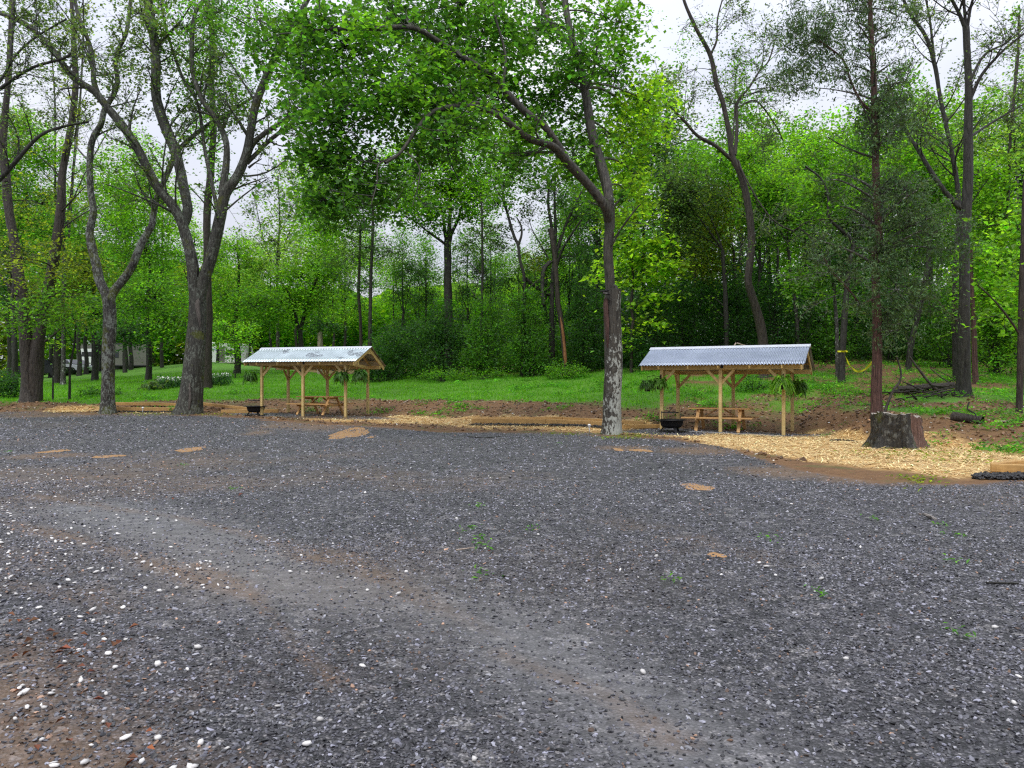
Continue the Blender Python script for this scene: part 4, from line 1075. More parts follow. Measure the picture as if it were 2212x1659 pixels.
tree('low_forked_tree', 'low dark tree forking near the ground behind the middle of the left shelter roof', 60,
     [([(650, 800), (650, 745), (649, 715), (655, 690), (668, 640), (690, 590)], .25, .08), ([(649, 722), (640, 690), (628, 640), (600, 600)], .16, .06), ([(668, 640), (690, 620), (730, 600)], .07, .03)],
     [(650, 600, 0, 80, 50, 2600, 'bright'), (620, 655, 0, 80, 34, 2100, 'bright'), (720, 570, 0, 60, 50, 1400, 'mid'), (690, 650, 0, 60, 34, 900, 'mid'), (650, 540, 0, 70, 50, 1000, 'pale'), (590, 690, 0, 50, 26, 700, 'mid'), (700, 700, -2, 40, 20, 500, 'dark')], lsize=.22, spray=(.45, .2))
tree('feathery_tree', 'pale feathery tree against the sky gap left of the green arch', 64,
     [([(600, 800), (600, 690), (598, 580), (604, 480), (600, 380)], .16, .05), ([(598, 600), (570, 520), (550, 430)], .07, .03), ([(600, 560), (640, 470), (670, 400)], .07, .03)],
     [(630, 450, 0, 70, 70, 1900, 'pale'), (585, 520, 0, 60, 50, 1300, 'pale'), (650, 370, 0, 60, 60, 1300, 'pale'), (700, 500, -2, 60, 50, 1200, 'bright'), (710, 360, -3, 60, 60, 1300, 'bright'), (560, 430, 0, 40, 50, 160, 'gray'), (530, 590, 0, 50, 36, 700, 'pale'), (690, 430, 0, 40, 60, 700, 'bright')], lsize=.22, bark='bark_grey', spray=(.45, .25), ram=dict(n=6, t0=.35, len=3.4, m=5, m3=3, leaves=1, key='gray'))
tree('straight_brown_tree', 'straight brown trunk seen through the fork of the largest tree', 44,
     [([(447, 826), (449, 700)] + L(c1, '1308,1420 1330,1100 1350,800 1335,500 1340,200 1300,-20'), .27, .14)], [(440, 290, 0, 50, 60, 700, 'mid'), (480, 390, 0, 40, 60, 500, 'mid'), (410, 120, 0, 50, 60, 400, 'mid')], bark='bark_brown', lsize=.17, ram=dict(n=5, t0=.4, len=2, m=4, m3=2, leaves=2, key='mid'), flare=.3)
tree('slim_stemmed_tree', 'slim parallel stems rising behind the lichen mottled tree', 54,
     [(L(c1, '400,1900 405,1400 415,1000 465,600 455,300 450,-20'), .16, .06), (L(c1, '430,1500 470,1000 500,700 520,400 530,60'), .12, .05, 0, 1), (L(c1, '360,1500 350,1200 345,600 310,200'), .10, .04, 0, -1), (L(c1, '420,1350 560,1050 700,800 850,560'), .06, .03, 0, 1)],
     [(130, 330, 0, 60, 60, 350, 'gray')], lsize=.15, bark='bark_grey', ram=dict(n=7, t0=.4, len=3, m=5, m3=3, leaves=1, key='gray'))
# ------------------------------------------------------------------ left woods
for nm, lab, y, u0, vb, blobs in [
    ('broad_green_tree', 'broad tree with a bright rounded crown behind the far left double trunk', 52, 30, 640, [(45, 280, 0, 75, 55, 2250, 'bright'), (95, 330, 0, 60, 50, 1350, 'bright'), (30, 380, 0, 90, 60, 2250, 'mid'), (60, 480, 0, 110, 60, 2700, 'mid')]),
    ('yellow_green_tree', 'yellow green tree behind the lichen mottled trunk, leaves down to the parked campers', 58, 205, 640, [(170, 480, 0, 80, 70, 2250, 'mid'), (190, 590, 0, 90, 60, 2550, 'olive'), (130, 620, -2, 80, 46, 1800, 'olive'), (210, 680, -3, 90, 40, 2250, 'mid'), (90, 700, -2, 60, 30, 1050, 'mid')]),
    ('leafy_green_tree', 'full green tree filling the space between the lichen mottled trunk and the largest tree', 54, 320, 680, [(290, 350, 0, 70, 70, 2250, 'bright'), (330, 440, 0, 80, 70, 2850, 'bright'), (310, 540, 0, 90, 70, 3300, 'mid'), (330, 640, -2, 90, 60, 3000, 'mid'), (280, 720, -4, 60, 30, 1200, 'dark'), (370, 700, -3, 60, 40, 1500, 'mid'), (240, 420, 0, 50, 50, 1050, 'bright')]),
    ('spreading_green_tree', 'spreading light green tree just right of the largest tree trunk', 58, 512, 700, [(510, 540, 0, 60, 50, 1650, 'bright'), (490, 640, 0, 60, 60, 2100, 'bright'), (550, 660, -2, 70, 50, 2100, 'mid'), (480, 715, -3, 60, 24, 1050, 'mid'), (560, 580, 0, 50, 50, 1200, 'pale')])]:
    tree(nm, lab, y, [([(u0, 810), (u0 + 2, 760), (u0 - 3, vb), (u0 + 4, 590), (u0, 540)], .24, .05)], blobs, lsize=.20, spray=(.42, .18), bark='bark_dark', flare=.4)

# ------------------------------------------------------------------ right woods
for nm, lab, y, pts, r0, r1, blobs, bk in [
    ('taped_tree', 'dark trunk with yellow tape tied round it, up the slope right of the right shelter', 33, L(c7, '865,880 872,750 882,600 905,300 925,100 945,-60') + L(c3, '985,1380 975,1250 930,1130 830,1050'), .17, .035, [(1790, 420, 1, 70, 60, 1650, 'mid'), (1830, 560, .5, 50, 40, 750, 'dark')], 'bark_dark'),
    ('grey_companion_tree', 'thin greyish trunk close left of the taped trunk', 34.5, L(c7, '835,770 832,600 815,350 790,150 760,0'), .09, .06, [(1740, 600, 0, 50, 40, 1050, 'mid')], 'bark_grey'),
    ('slanted_dark_tree', 'dark trunk leaning right, between the cedar and the tall dark tree', 36, L(c7, '1358,850 1372,740 1405,580 1450,400 1490,200 1510,0'), .15, .10, [(1985, 330, 0, 70, 60, 2250, 'bright'), (2020, 420, 0, 60, 50, 1500, 'mid')], 'bark_dark'),
    ('rust_barked_tree', 'rust brown trunk directly right of the tall dark tree', 29, L(c7, '1858,1050 1848,800 1838,500 1825,250 1820,0'), .105, .07, [(2110, 560, .5, 50, 40, 900, 'bright'), (2130, 640, .5, 50, 40, 900, 'bright')], 'bark_cedar'),
    ('thin_right_tree', 'thin trunk with lime green leaves between the rust trunk and the right edge', 35, L(c7, '1998,920 2003,600 2012,300 2025,100') + L(c3, '2100,1400 2115,1150 2130,800 2170,400 2180,100'), .09, .05, [(2120, 380, 0, 80, 50, 1800, 'bright'), (2150, 470, 0, 70, 50, 1950, 'bright'), (2150, 560, 0, 60, 50, 1950, 'bright'), (2170, 640, -1, 50, 40, 1350, 'bright'), (2190, 320, 0, 60, 70, 750, 'pale'), (2160, 700, -1, 60, 30, 1050, 'mid')], 'bark_brown'),
    ('edge_tree', 'brown trunk at the very right edge of the view', 20.5, L(c7, '2176,1180 2183,900 2190,600 2200,300 2208,0') + L(c3, '2210,1500 2225,1100'), .09, .07, [(2195, 500, 1, 40, 60, 390, 'bright'), (2200, 640, 1, 30, 60, 390, 'bright')], 'bark_brown'),
    ('dim_oak_tree', 'dim trunk behind the left half of the right shelter roof', 42, L(c7, '20,720 15,500 5,250 -10,0'), .16, .10, [(1500, 420, 0, 70, 60, 2250, 'cedar'), (1470, 500, 0, 60, 60, 1950, 'cedar'), (1450, 400, 0, 50, 60, 1200, 'cedar')], 'bark_dark'),
    ('dim_pair_tree', 'thin dim trunk just left of the leaning brown tree', 44, L(c7, '108,720 98,450 85,250 70,0'), .10, .07, [(1540, 500, 0, 60, 60, 1950, 'olive'), (1520, 570, 0, 60, 40, 1350, 'olive'), (1560, 430, 0, 60, 40, 1050, 'olive')], 'bark_dark'),
    ('shaded_tree', 'thin shaded trunk between the leaning brown tree and the taped trunk', 41, L(c7, '548,720 540,550 515,330 490,150 470,-50'), .11, .07, [(1700, 480, 0, 80, 60, 2250, 'mid'), (1690, 410, 0, 80, 50, 1950, 'bright'), (1640, 430, 0, 60, 60, 1800, 'mid')], 'bark_dark'),
    ('mossy_thin_tree', 'thin trunk right behind the leaning brown tree', 43, L(c7, '378,720 372,450 392,200 400,0'), .09, .06, [(1620, 340, 0, 70, 50, 1950, 'bright'), (1560, 350, 0, 50, 50, 1050, 'mid')], 'bark_dark'),
    ('hill_tree', 'bright green round crowned tree high behind the red cedar', 50, [(1760, 790), (1762, 650), (1758, 500), (1765, 380)], .2, .08, [(1760, 330, 0, 80, 50, 3300, 'bright'), (1810, 370, 0, 70, 45, 2400, 'bright'), (1720, 380, 0, 70, 40, 1950, 'bright'), (1870, 400, 0, 60, 50, 1800, 'mid')], 'bark_dark'),
    ('hazy_tree', 'pale green thin leaved tree at the upper right edge', 46, [(2195, 800), (2190, 600), (2198, 400), (2190, 250), (2195, 120)], .14, .05, [(2170, 250, 0, 60, 60, 630, 'pale'), (2200, 180, 0, 50, 60, 450, 'pale'), (2120, 300, 0, 60, 40, 750, 'pale')], 'bark_grey')]:
    tree(nm, lab, y, [(pts, r0, r1)], blobs, lsize=.17, spray=(.36, .13), bark=bk, flare=.35, ram=dict(n=4, t0=.35, len=2.0, m=4, m3=3, leaves=2, key='mid'))

# fallen, hooked and heaped wood under the right-hand trees
def stick(name, label, pts, r0, r1, cat='branch', bark='bark_grey', sides=7):
    q = resample(np.array(pts), .10); r = np.linspace(r0, r1, len(q)); g = Geo(); g.add(*stem_mesh(q, r, sides, 0, len(q), .09))
    o = g.put(name, M[bark], None, q[0]); o.location = q[0]
    # close the ends
    return tag(o, label, cat)


stick('hooked_branch', 'curved grey dead branch leaning beside the foot of the red cedar', [G(1908, 21.5, .03), P(1927, 848, 21.6), P(1942, 827, 21.8), P(1946, 804, 21.9), P(1936, 768, 22.0)], .045, .02, 'branch', 'bark_brown')
stick('rotten_log', 'dark rotten log lying on the slope left of the edge trunk', [G(2060, 20.6, .08), G(2085, 20.3, .10), G(2122, 19.9, .08)], .14, .10, 'log', 'bark_brown')
stick('crooked_stick', 'crooked dark stick standing out of the rotten log', [P(2094, 868, 20.0), P(2090, 884, 20.0), P(2106, 893, 19.9), P(2113, 912, 19.8)], .022, .018, 'stick', 'bark_dark')
stick('bare_plank_stick', 'pale bare stick lying on the slope at the right', [G(2148, 19.6, .04), G(2182, 19.4, .04)], .02, .018, 'stick', 'bare_wood')
stick('dark_root', 'dark winding root on the soil left of the big stump', [G(1793, 20.3, .03), G(1815, 20.1, .05), G(1830, 20.2, .04), G(1852, 19.9, .02)], .03, .02, 'root', 'bark_dark')
stick('leaning_dead_branch', 'dead branch leaning against the brush between the slanted trunk and the tall dark tree', [G(2036, 26.5, .05), P(2015, 835, 26.6), P(1990, 805, 26.8), P(1965, 770, 27)], .06, .03, 'branch', 'bark_brown')
stick('long_fallen_log', 'long brown log lying behind the brush, left of the tall dark tree', [G(1940, 27.5, .2), G(2000, 27.2, .22), G(2062, 27, .2)], .14, .11, 'log', 'bark_brown')
stick('grey_dead_limb', 'pale dead limb poking up above the right shelter ridge', [P(1586, 752, 35), P(1590, 741, 35), P(1612, 747, 35), P(1665, 751, 35)], .035, .02, 'branch', 'bare_wood')
stick('gravel_twig', 'pale short stick lying on the gravel in the middle of the lot', [np.array([*flat(985, 1191), .012]), np.array([*flat(1024, 1186), .014])], .009, .005, 'stick', 'bare_wood')
stick('dark_twig', 'long thin dark twig on the gravel before the centre planting frame', [np.array([*flat(1010, 944), .015]), np.array([*flat(1045, 947), .02]), np.array([*flat(1080, 944), .015])], .014, .008, 'stick', 'bark_dark')
stick('small_dark_stick', 'small dark stick on the gravel at the right edge', [np.array([*flat(2130, 1262), .012]), np.array([*flat(2200, 1264), .014])], .009, .006, 'stick', 'bark_dark')
r_ = np.random.default_rng(3)
g = Geo()
n = 60; bu = r_.uniform(1935, 2075, n); by = r_.uniform(24.5, 28.5, n)
A = np.stack([(bu - CU) / F * by, by, np.zeros(n)], -1); A[:, 2] = T(A[:, 0], A[:, 1]) + r_.uniform(0, .35, n)
d = r_.normal(0, 1, (n, 3)) * [1, .6, .22]; B = A + nrmz(d) * r_.uniform(.4, 1.3, n)[:, None]; B[:, 2] = np.maximum(B[:, 2], T(B[:, 0], B[:, 1]) + .03)
g.add(*tubes(bez(A, (A + B) / 2 + r_.normal(0, .12, A.shape), B, 6), r_.uniform(.01, .04, n)[:, None] * np.linspace(1, .5, 6)[None], 5))
o = g.put('brush_pile', M['bark_brown'], None, np.zeros(3)); tag(o, 'heap of dead brown brush on the slope before the tall dark tree', 'brush pile')

# ------------------------------------------------------------------ shrubs
SH = 'shrubs along the back of the lawn'
for lab, u, y, bl, key, ls in [
    ('tall dark shrub at the left end of the shrub row, beside the left shelter roof', 840, 47.5, [(0, 1.0, 0, 1.7, 1.2, 2600), (.3, 2.6, .4, 1.5, 1.2, 2200), (-1.2, .8, 0, 1.0, .8, 900)], 'dark', .15),
    ('wide dark shrub under the thick dark trunk', 945, 46.5, [(0, 1.1, 0, 1.8, 1.2, 3000), (-.6, 2.8, .5, 1.4, 1.1, 2000), (.9, 2.8, .5, 1.3, 1.1, 1900), (.2, 4.0, .6, 1.3, .9, 900)], 'dark', .15),
    ('mid green shrub with brighter leaves in the middle of the shrub row', 1045, 45.5, [(0, 1.2, 0, 1.5, 1.3, 2600), (.2, 2.9, .3, 1.3, 1.1, 1900), (0, 4.3, .5, 1.2, .9, 900)], 'maple', .15),
    ('glossy green shrub left of the split orange snag', 1140, 44.5, [(0, 1.3, 0, 1.5, 1.4, 2600), (-.2, 3.1, .3, 1.4, 1.2, 2000), (0, 4.6, .5, 1.2, .9, 900), (.8, .7, -.3, .9, .7, 700)], 'maple', .15),
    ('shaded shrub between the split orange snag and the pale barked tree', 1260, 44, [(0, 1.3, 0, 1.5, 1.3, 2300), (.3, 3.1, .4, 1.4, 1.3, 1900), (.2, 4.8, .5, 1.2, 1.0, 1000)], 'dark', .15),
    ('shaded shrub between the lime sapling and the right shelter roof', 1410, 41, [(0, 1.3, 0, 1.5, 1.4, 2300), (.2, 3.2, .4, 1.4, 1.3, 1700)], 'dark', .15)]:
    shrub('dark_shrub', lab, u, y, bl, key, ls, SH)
shrub('low_shrub', 'small leafy shrub on the lawn seen under the right shelter roof', 1612, 32, [(0, .35, 0, .5, .38, 700), (.55, .3, 0, .45, .35, 500)], 'maple', .10)
shrub('low_shrub', 'low bright weedy shrub at the foot of the split snag', 1205, 41.5, [(0, .4, 0, .9, .45, 800), (.9, .35, 0, .8, .4, 600)], 'mid', .12)
shrub('low_shrub', 'low weedy shrub along the lawn edge before the wide dark shrub', 1000, 44.3, [(-1.5, .3, 0, 1.0, .35, 700), (0, .3, 0, 1.0, .35, 700), (1.6, .3, 0, 1.0, .4, 700)], 'mid', .12)
US = 'undergrowth shrubs in the right-hand wood'
for lab, u, y, bl, key, ls in [
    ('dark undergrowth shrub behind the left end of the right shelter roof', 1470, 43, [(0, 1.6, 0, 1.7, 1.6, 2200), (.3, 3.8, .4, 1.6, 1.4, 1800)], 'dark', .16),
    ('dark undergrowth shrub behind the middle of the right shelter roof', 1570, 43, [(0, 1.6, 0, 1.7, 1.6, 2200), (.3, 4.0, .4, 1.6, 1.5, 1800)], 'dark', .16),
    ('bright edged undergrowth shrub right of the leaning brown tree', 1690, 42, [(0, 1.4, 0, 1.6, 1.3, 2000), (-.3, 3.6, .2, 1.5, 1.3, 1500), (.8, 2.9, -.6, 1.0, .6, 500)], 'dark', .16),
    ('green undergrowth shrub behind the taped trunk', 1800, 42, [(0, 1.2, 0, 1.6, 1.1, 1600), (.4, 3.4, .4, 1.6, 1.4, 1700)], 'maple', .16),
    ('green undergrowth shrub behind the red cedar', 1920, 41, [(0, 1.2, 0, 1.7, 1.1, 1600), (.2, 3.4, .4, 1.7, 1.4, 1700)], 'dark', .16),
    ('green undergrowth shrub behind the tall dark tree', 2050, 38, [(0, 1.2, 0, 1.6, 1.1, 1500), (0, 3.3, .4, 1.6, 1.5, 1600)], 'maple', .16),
    ('bright undergrowth shrub left of the right edge trunk', 2160, 34, [(0, 1.1, 0, 1.5, 1.0, 1500), (.1, 2.9, .4, 1.5, 1.3, 1500)], 'mid', .15),
    ('bright undergrowth shrub at the right edge of the wood', 2270, 31, [(0, 1.2, 0, 1.6, 1.1, 1300), (0, 3.0, .4, 1.6, 1.4, 1300)], 'mid', .15)]:
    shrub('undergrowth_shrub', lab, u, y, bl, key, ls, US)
shrub('dark_bush', 'dark green bush at the far left edge beside the double trunk', 5, 41, [(0, .9, 0, 1.0, .8, 1300), (-.9, .8, 0, .8, .7, 800), (.6, .5, 0, .6, .5, 500)], 'dark', .14)
shrub('low_shrub', 'patch of low green plants round the slanting young tree', 195, 41.5, [(0, .2, 0, .9, .2, 420), (.9, .2, 0, .8, .2, 350)], 'maple', .14)
# flower bed: leaves and white flowers
for lab, u, y, w in [('clump of white flowering plants left of the largest tree trunk', 372, 45, .75), ('clump of white flowering plants right of the largest tree trunk', 465, 45.5, .85)]:
    org = G(u, y); root = thing('flowering_plant', lab, 'flowers', org, 0, 'flower bed on the lawn')
    n = 900; a = rng.normal(0, .12, (n, 3)); C = np.stack([rng.uniform(-w, w, n), rng.uniform(-.5, .5, n), rng.uniform(.05, .55, n)], -1)
    leafmesh('foliage', C, np.full(n, .34), leafcol('dark', n, sp=.4) * [1.6, 1.4, 2.2], M['leaf'], root, up=.1, aspect=.12, dirs=np.tile([0, 0, 1.6], (n, 1)), droop=0)
    n = 150; C = np.stack([rng.uniform(-w, w, n), rng.uniform(-.45, .45, n), rng.uniform(.42, .68, n)], -1)
    leafmesh('blossoms', C, np.full(n, .085), np.tile([.80, .80, .74], (n, 1)), M['straw'], root, up=.2, aspect=1.0)
shrub('broad_leafed_plant', 'low broad leafed plants spreading left of the white flowers', 335, 44.4, [(0, .14, 0, .75, .14, 260)], 'gray', .26, cat='plant')

# ------------------------------------------------------------------ background trees of the wood: three kinds, copied
def proto(name, label, kind):
    y = 60.0
    st = [([(1106, 829), (1104, 760), (1110, 690), (1104, 600), (1108, 500), (1106, 400)], .20, .06), ([(1106, 640), (1085, 560), (1062, 480)], .08, .04), ([(1107, 600), (1135, 520), (1150, 430)], .08, .04)]
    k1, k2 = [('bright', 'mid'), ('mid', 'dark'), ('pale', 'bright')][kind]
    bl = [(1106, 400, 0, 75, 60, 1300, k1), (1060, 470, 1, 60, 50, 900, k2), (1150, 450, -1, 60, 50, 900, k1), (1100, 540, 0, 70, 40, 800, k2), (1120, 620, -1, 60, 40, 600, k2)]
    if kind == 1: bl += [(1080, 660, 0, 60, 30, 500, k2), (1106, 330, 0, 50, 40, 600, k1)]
    # grown on flat ground at the reference distance
    global T
    keepT = T; T = lambda x, y, rough=True: np.full(np.shape(np.atleast_1d(x)), EYE)
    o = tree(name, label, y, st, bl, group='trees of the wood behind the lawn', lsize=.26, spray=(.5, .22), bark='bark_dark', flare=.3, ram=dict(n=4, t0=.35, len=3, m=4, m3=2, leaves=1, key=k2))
    T = keepT
    return o


pr_ = [proto('wood_tree', 'leafy tree with a lighter crown among the crowded trees of the wood', 0), proto('wood_tree', 'dark leafy tree among the crowded trees of the wood', 1), proto('wood_tree', 'pale green leafy tree among the crowded trees of the wood', 2)]


def copy_tree(o):
    c = o.copy(); COL.objects.link(c)
    for ch in o.children:
        d = ch.copy(); COL.objects.link(d); d.parent = c
    return c


SP = [(870, 58, 1, .55), (920, 62, 1, .6), (1010, 58, 1, .52), (1060, 64, 1, .6), (1120, 60, 1, .55), (1180, 56, 1, .6), (1230, 58, 1, .65), (1290, 52, 1, .75), (585, 92, 2, .8), (640, 86, 2, .85), (690, 90, 0, .85), (745, 88, 2, .9), (800, 92, 0, .9), (850, 90, 2, .75), (905, 94, 0, .7), (1000, 92, 2, .7), (1070, 90, 0, .72), (1140, 88, 2, .75), (1200, 86, 0, .8), (-60, 58, 0, 1.0), (20, 70, 1, 1.1), (110, 74, 0, 1.0), (200, 78, 1, 1.05), (270, 70, 0, 1.0), (350, 76, 2, 1.0), (420, 72, 0, .85), (470, 84, 2, .8), (540, 88, 2, .75), (720, 84, 2, .75), (-160, 66, 1, 1.1),
      (1310, 58, 1, .95), (1390, 60, 1, 1.0), (1440, 54, 1, 1.0), (1520, 58, 0, 1.0), (1600, 56, 1, 1.0), (1660, 60, 0, 1.05), (1740, 60, 1, 1.0), (1820, 56, 0, .95), (1890, 60, 1, 1.0), (1950, 54, 1, .95), (2010, 52, 0, .95), (2080, 56, 0, 1.0), (2140, 50, 1, .9), (2200, 54, 0, 1.0), (2270, 48, 1, 1.0), (2350, 44, 0, 1.0), (2460, 46, 1, 1.0), (1250, 62, 1, .8), (1850, 47, 1, .7), (1960, 45, 1, .65), (2110, 43, 0, .62), (1500, 48, 1, .75), (1640, 48, 1, .7), (1770, 48, 1, .7)]
first = set()
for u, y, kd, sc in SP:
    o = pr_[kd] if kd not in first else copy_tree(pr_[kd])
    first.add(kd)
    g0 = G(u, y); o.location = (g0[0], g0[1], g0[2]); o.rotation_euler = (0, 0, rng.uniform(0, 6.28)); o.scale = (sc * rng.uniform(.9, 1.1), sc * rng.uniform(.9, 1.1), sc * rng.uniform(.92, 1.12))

# ------------------------------------------------------------------ the far wood that closes the view
def far_wood(name, us, y0, y1, vtop, n, keys, ls):
    u = rng.uniform(us[0], us[1], n); y = rng.uniform(y0, y1, n)
    x = (u - CU) / F * y; g0 = T(x, y, False)
    vt = np.interp(u, *vtop) + 26 * vnoise(u, y, .02) + 18 * vnoise(u, y * 0, .05)
    top = EYE - (vt - CV) / F * y
    f = rng.random(n) ** 1.1
    z = g0 + (top - g0) * f
    cl = np.exp(.55 * vnoise(x, z * 1.3 + y, .45) + .3 * vnoise(x, z + y, 1.3))
    kk = rng.integers(0, len(keys), n); c = np.zeros((n, 3))
    zone_ = np.clip(((vnoise(u, y, .012) + .5) * len(keys)).astype(int), 0, len(keys) - 1)
    kk = np.where(rng.random(n) < .6, zone_, kk)
    for i, ky in enumerate(keys):
        w_ = kk == i; c[w_] = leafcol(ky, int(w_.sum()), cl[w_])
    o = leafmesh(name, np.stack([x, y, z], -1), np.full(n, ls), c, M['leaf'], up=.4)
    tag(o, kind='stuff')


far_wood('distant_woodland', (500, 1330), 95, 125, ([500, 640, 760, 900, 1050, 1200, 1330], [610, 620, 630, 620, 620, 580, 540]), 62000, ['lime', 'bright', 'mid', 'bright'], .75)
far_wood('distant_woodland', (-500, 560), 92, 115, ([-500, 0, 200, 400, 560], [420, 440, 520, 570, 600]), 52000, ['bright', 'mid', 'olive', 'mid'], .75)
far_wood('distant_woodland', (1250, 2900), 66, 90, ([1250, 1400, 1500, 1700, 2000, 2300, 2900], [560, 480, 420, 370, 380, 400, 400]), 70000, ['dark', 'maple', 'mid', 'bright', 'dark'], .52)
far_wood('woodland_undergrowth', (1280, 2700), 44, 60, ([1280, 1500, 2000, 2700], [640, 610, 620, 650]), 60000, ['dark', 'dark', 'maple', 'dark'], .30)
far_wood('woodland_undergrowth', (780, 1290), 50, 60, ([780, 900, 1290], [735, 700, 690]), 15000, ['dark', 'maple', 'mid'], .28)
# ------------------------------------------------------------------ picnic shelters
def corrugated(name, mat, parent, L_, e, r, wave, amp, up):
    """sheet from eave line e=(y,z) to ridge r=(y,z), corrugations across the length"""
    nx_ = int(L_ / wave * 8); xs_ = np.linspace(-L_ / 2, L_ / 2, nx_)
    off = amp * np.sin(xs_ / wave * 2 * np.pi)
    d = np.array([r[0] - e[0], r[1] - e[1]]); d /= np.linalg.norm(d); nn = np.array([-d[1], d[0]]) * (1 if d[0] > 0 else -1)
    rows = []
    for t in np.linspace(0, 1, 4):
        yy0 = e[0] + (r[0] - e[0]) * t; zz0 = e[1] + (r[1] - e[1]) * t
        for thick in (0,):
            rows.append(np.stack([xs_, yy0 + nn[0] * (off + up), zz0 + nn[1] * (off + up)], -1))
    V = np.concatenate(rows); i = np.arange(len(V)).reshape(4, nx_)
    top = np.stack([i[:-1, :-1], i[:-1, 1:], i[1:, 1:], i[1:, :-1]], -1).reshape(-1, 4)
    low = V - np.array([0, nn[0], nn[1]]) * .004
    V2 = np.concatenate([V, low]); bot = top[:, ::-1] + len(V)
    ed = []
    for row in (0, 3):
        a = i[row]; ed.append(np.stack([a[:-1], a[:-1] + len(V), a[1:] + len(V), a[1:]], -1))
    return npmesh(name, V2, [top, bot] + ed, mat, parent, smooth=True)


def shelter(label, c, rz, z, old):
    root = thing('picnic_shelter', label, 'shelter', (c[0], c[1], z), rz, 'picnic shelters')
    sp, w, He, Hr, Hk, o_, LL = 1.88, 2.0, 2.10, 1.96, 2.72, .42, 5.0
    yf, yr = -w / 2, w / 2
    wd = M['lumber']
    zf, zr = 2.12, 1.99          # beam tops
    for y_, zt in ((yf, zf), (yr, zr)):
        for x_ in (-sp, 0, sp):
            MB().box((x_, y_, (zt - .14 - .25) / 2), (.10, .10, zt - .14 + .25), None, .006).build('post', wd, root)
            for s in (-1, 1):
                if abs(x_ + s * .5) > 2.2: continue
                MB().bar((x_ + s * .035, y_, zt - .56), (x_ + s * .42, y_, zt - .145), .045, .085, .004).build('brace', wd, root)
            s = 1 if y_ < 0 else -1
            MB().bar((x_, y_ + s * .035, zt - .56), (x_, y_ + s * .36, zt - .145), .045, .085, .004).build('brace', wd, root)
        MB().box((0, y_, zt - .07), (LL - .12, .09, .14), None, .005).build('beam', wd, root)
        MB().box((.05, y_ + (.0475 if y_ > 0 else -.0475), zt - .05), (.09, .004, .10)).build('bracket', M['wire'], root)
    for x_ in (-sp, 0, sp):
        MB().bar((x_ + .075, yf, zf - .08), (x_ + .075, yr, zr - .08), .04, .12, .004).build('tie_beam', wd, root)
    ef, er = (yf - o_, He), (yr + o_, Hr)
    for k, x_ in enumerate((-2.43, -1.88, -.94, 0, .94, 1.88, 2.43)):
        for e in (ef, er):
            fly = abs(x_) > 2.4
            h = .14 if fly else .09
            MB().bar((x_, e[0] + (.02 if e[0] < 0 else -.02), e[1] - h / 2 - .012), (x_, 0, Hk - h / 2 - .012), .04, h, .003).build('rafter', wd, root)
    MB().box((0, 0, Hk - .16), (LL - .2, .04, .14), None, .003).build('ridge_board', wd, root)
    for t in (.3, .72):
        for e in (ef, er):
            MB().bar((-2.40, e[0] * (1 - t), e[1] + (Hk - e[1]) * t - .02), (2.40, e[0] * (1 - t), e[1] + (Hk - e[1]) * t - .02), .06, .03).build('purlin', wd, root)
    for x_ in (-2.43, 2.43):
        MB().box((x_, 0, Hk - .22), (.038, .5, .09), None, .003).build('collar_tie', wd, root)
    mt = M['roof_old' if old else 'roof_new']
    for e in (ef, er):
        corrugated('roof_sheet', mt, root, LL + .06, e, (0, Hk), .12 if old else .10, .006 if old else .017, .026)
    sf = (Hk - He) / abs(ef[0]); sr = (Hk - Hr) / er[0]
    m = MB()
    m.bar((-2.55, -.09, Hk - .09 * sf + .045), (2.55, -.09, Hk - .09 * sf + .045), .20, .004, 0, (0, -sf, 1)) if False else None
    A = [(-2.55, -.17, Hk - .17 * sf + .040), (-2.55, 0, Hk + .05), (-2.55, .17, Hk - .17 * sr + .040)]
    V = np.array(A + [(2.55, y_, z_) for _, y_, z_ in A]); V = np.concatenate([V, V - [0, 0, .006]])
    m.bm.free()
    npmesh('ridge_cap', V, [np.array([[0, 3, 4, 1], [1, 4, 5, 2], [7, 10, 9, 6], [8, 11, 10, 7], [0, 6, 9, 3], [2, 5, 11, 8], [0, 1, 7, 6], [1, 2, 8, 7], [3, 9, 10, 4], [4, 10, 11, 5]])], M['ridge'], root)
    return root


RZ_R, RZ_L = -math.radians(27), -math.radians(15)
CR = np.array([6.98, 25.1]); CL = np.array([-8.15, 32.1])
ZR, ZL = -.03, .27
shelter('open picnic shelter with a shiny corrugated metal roof, right of the pale barked tree', CR, RZ_R, ZR, False)
shelter('open picnic shelter with a dull speckled metal roof, right of the largest tree', CL, RZ_L, ZL, True)


def picnic_table(label, x, y, z, rz):
    root = thing('picnic_table', label, 'picnic table', (x, y, z), rz, 'picnic tables')
    w = M['lumber_table']; Ln = 1.95
    MB_ = lambda: MB()
    tp = MB()
    for k in range(5): tp.box((0, -.30 + k * .15, .735), (Ln, .14, .038), None, .004)
    tp.build('tabletop', w, root)
    for s in (-1, 1):
        b = MB()
        for k in (0, 1): b.box((0, s * (.60 + k * .15), .445), (Ln + .25, .138, .038), None, .004)
        b.build('bench_seat', w, root)
        for e in (-1, 1):
            MB().bar((e * .66, s * .22, .71), (e * .66, s * .66, .0), .045, .10, .004, (1, 0, 0)).build('leg', w, root)
        MB().bar((s * .60, 0, .40), (s * .12, 0, .70), .09, .04, .004).build('brace', w, root)
    for e in (-1, 1):
        MB().box((e * .615, 0, .385), (.04, 1.45, .09), None, .004).build('cross_beam', w, root)
        MB().box((e * .615, 0, .67), (.04, .68, .085), None, .004).build('cross_beam', w, root)
    return root


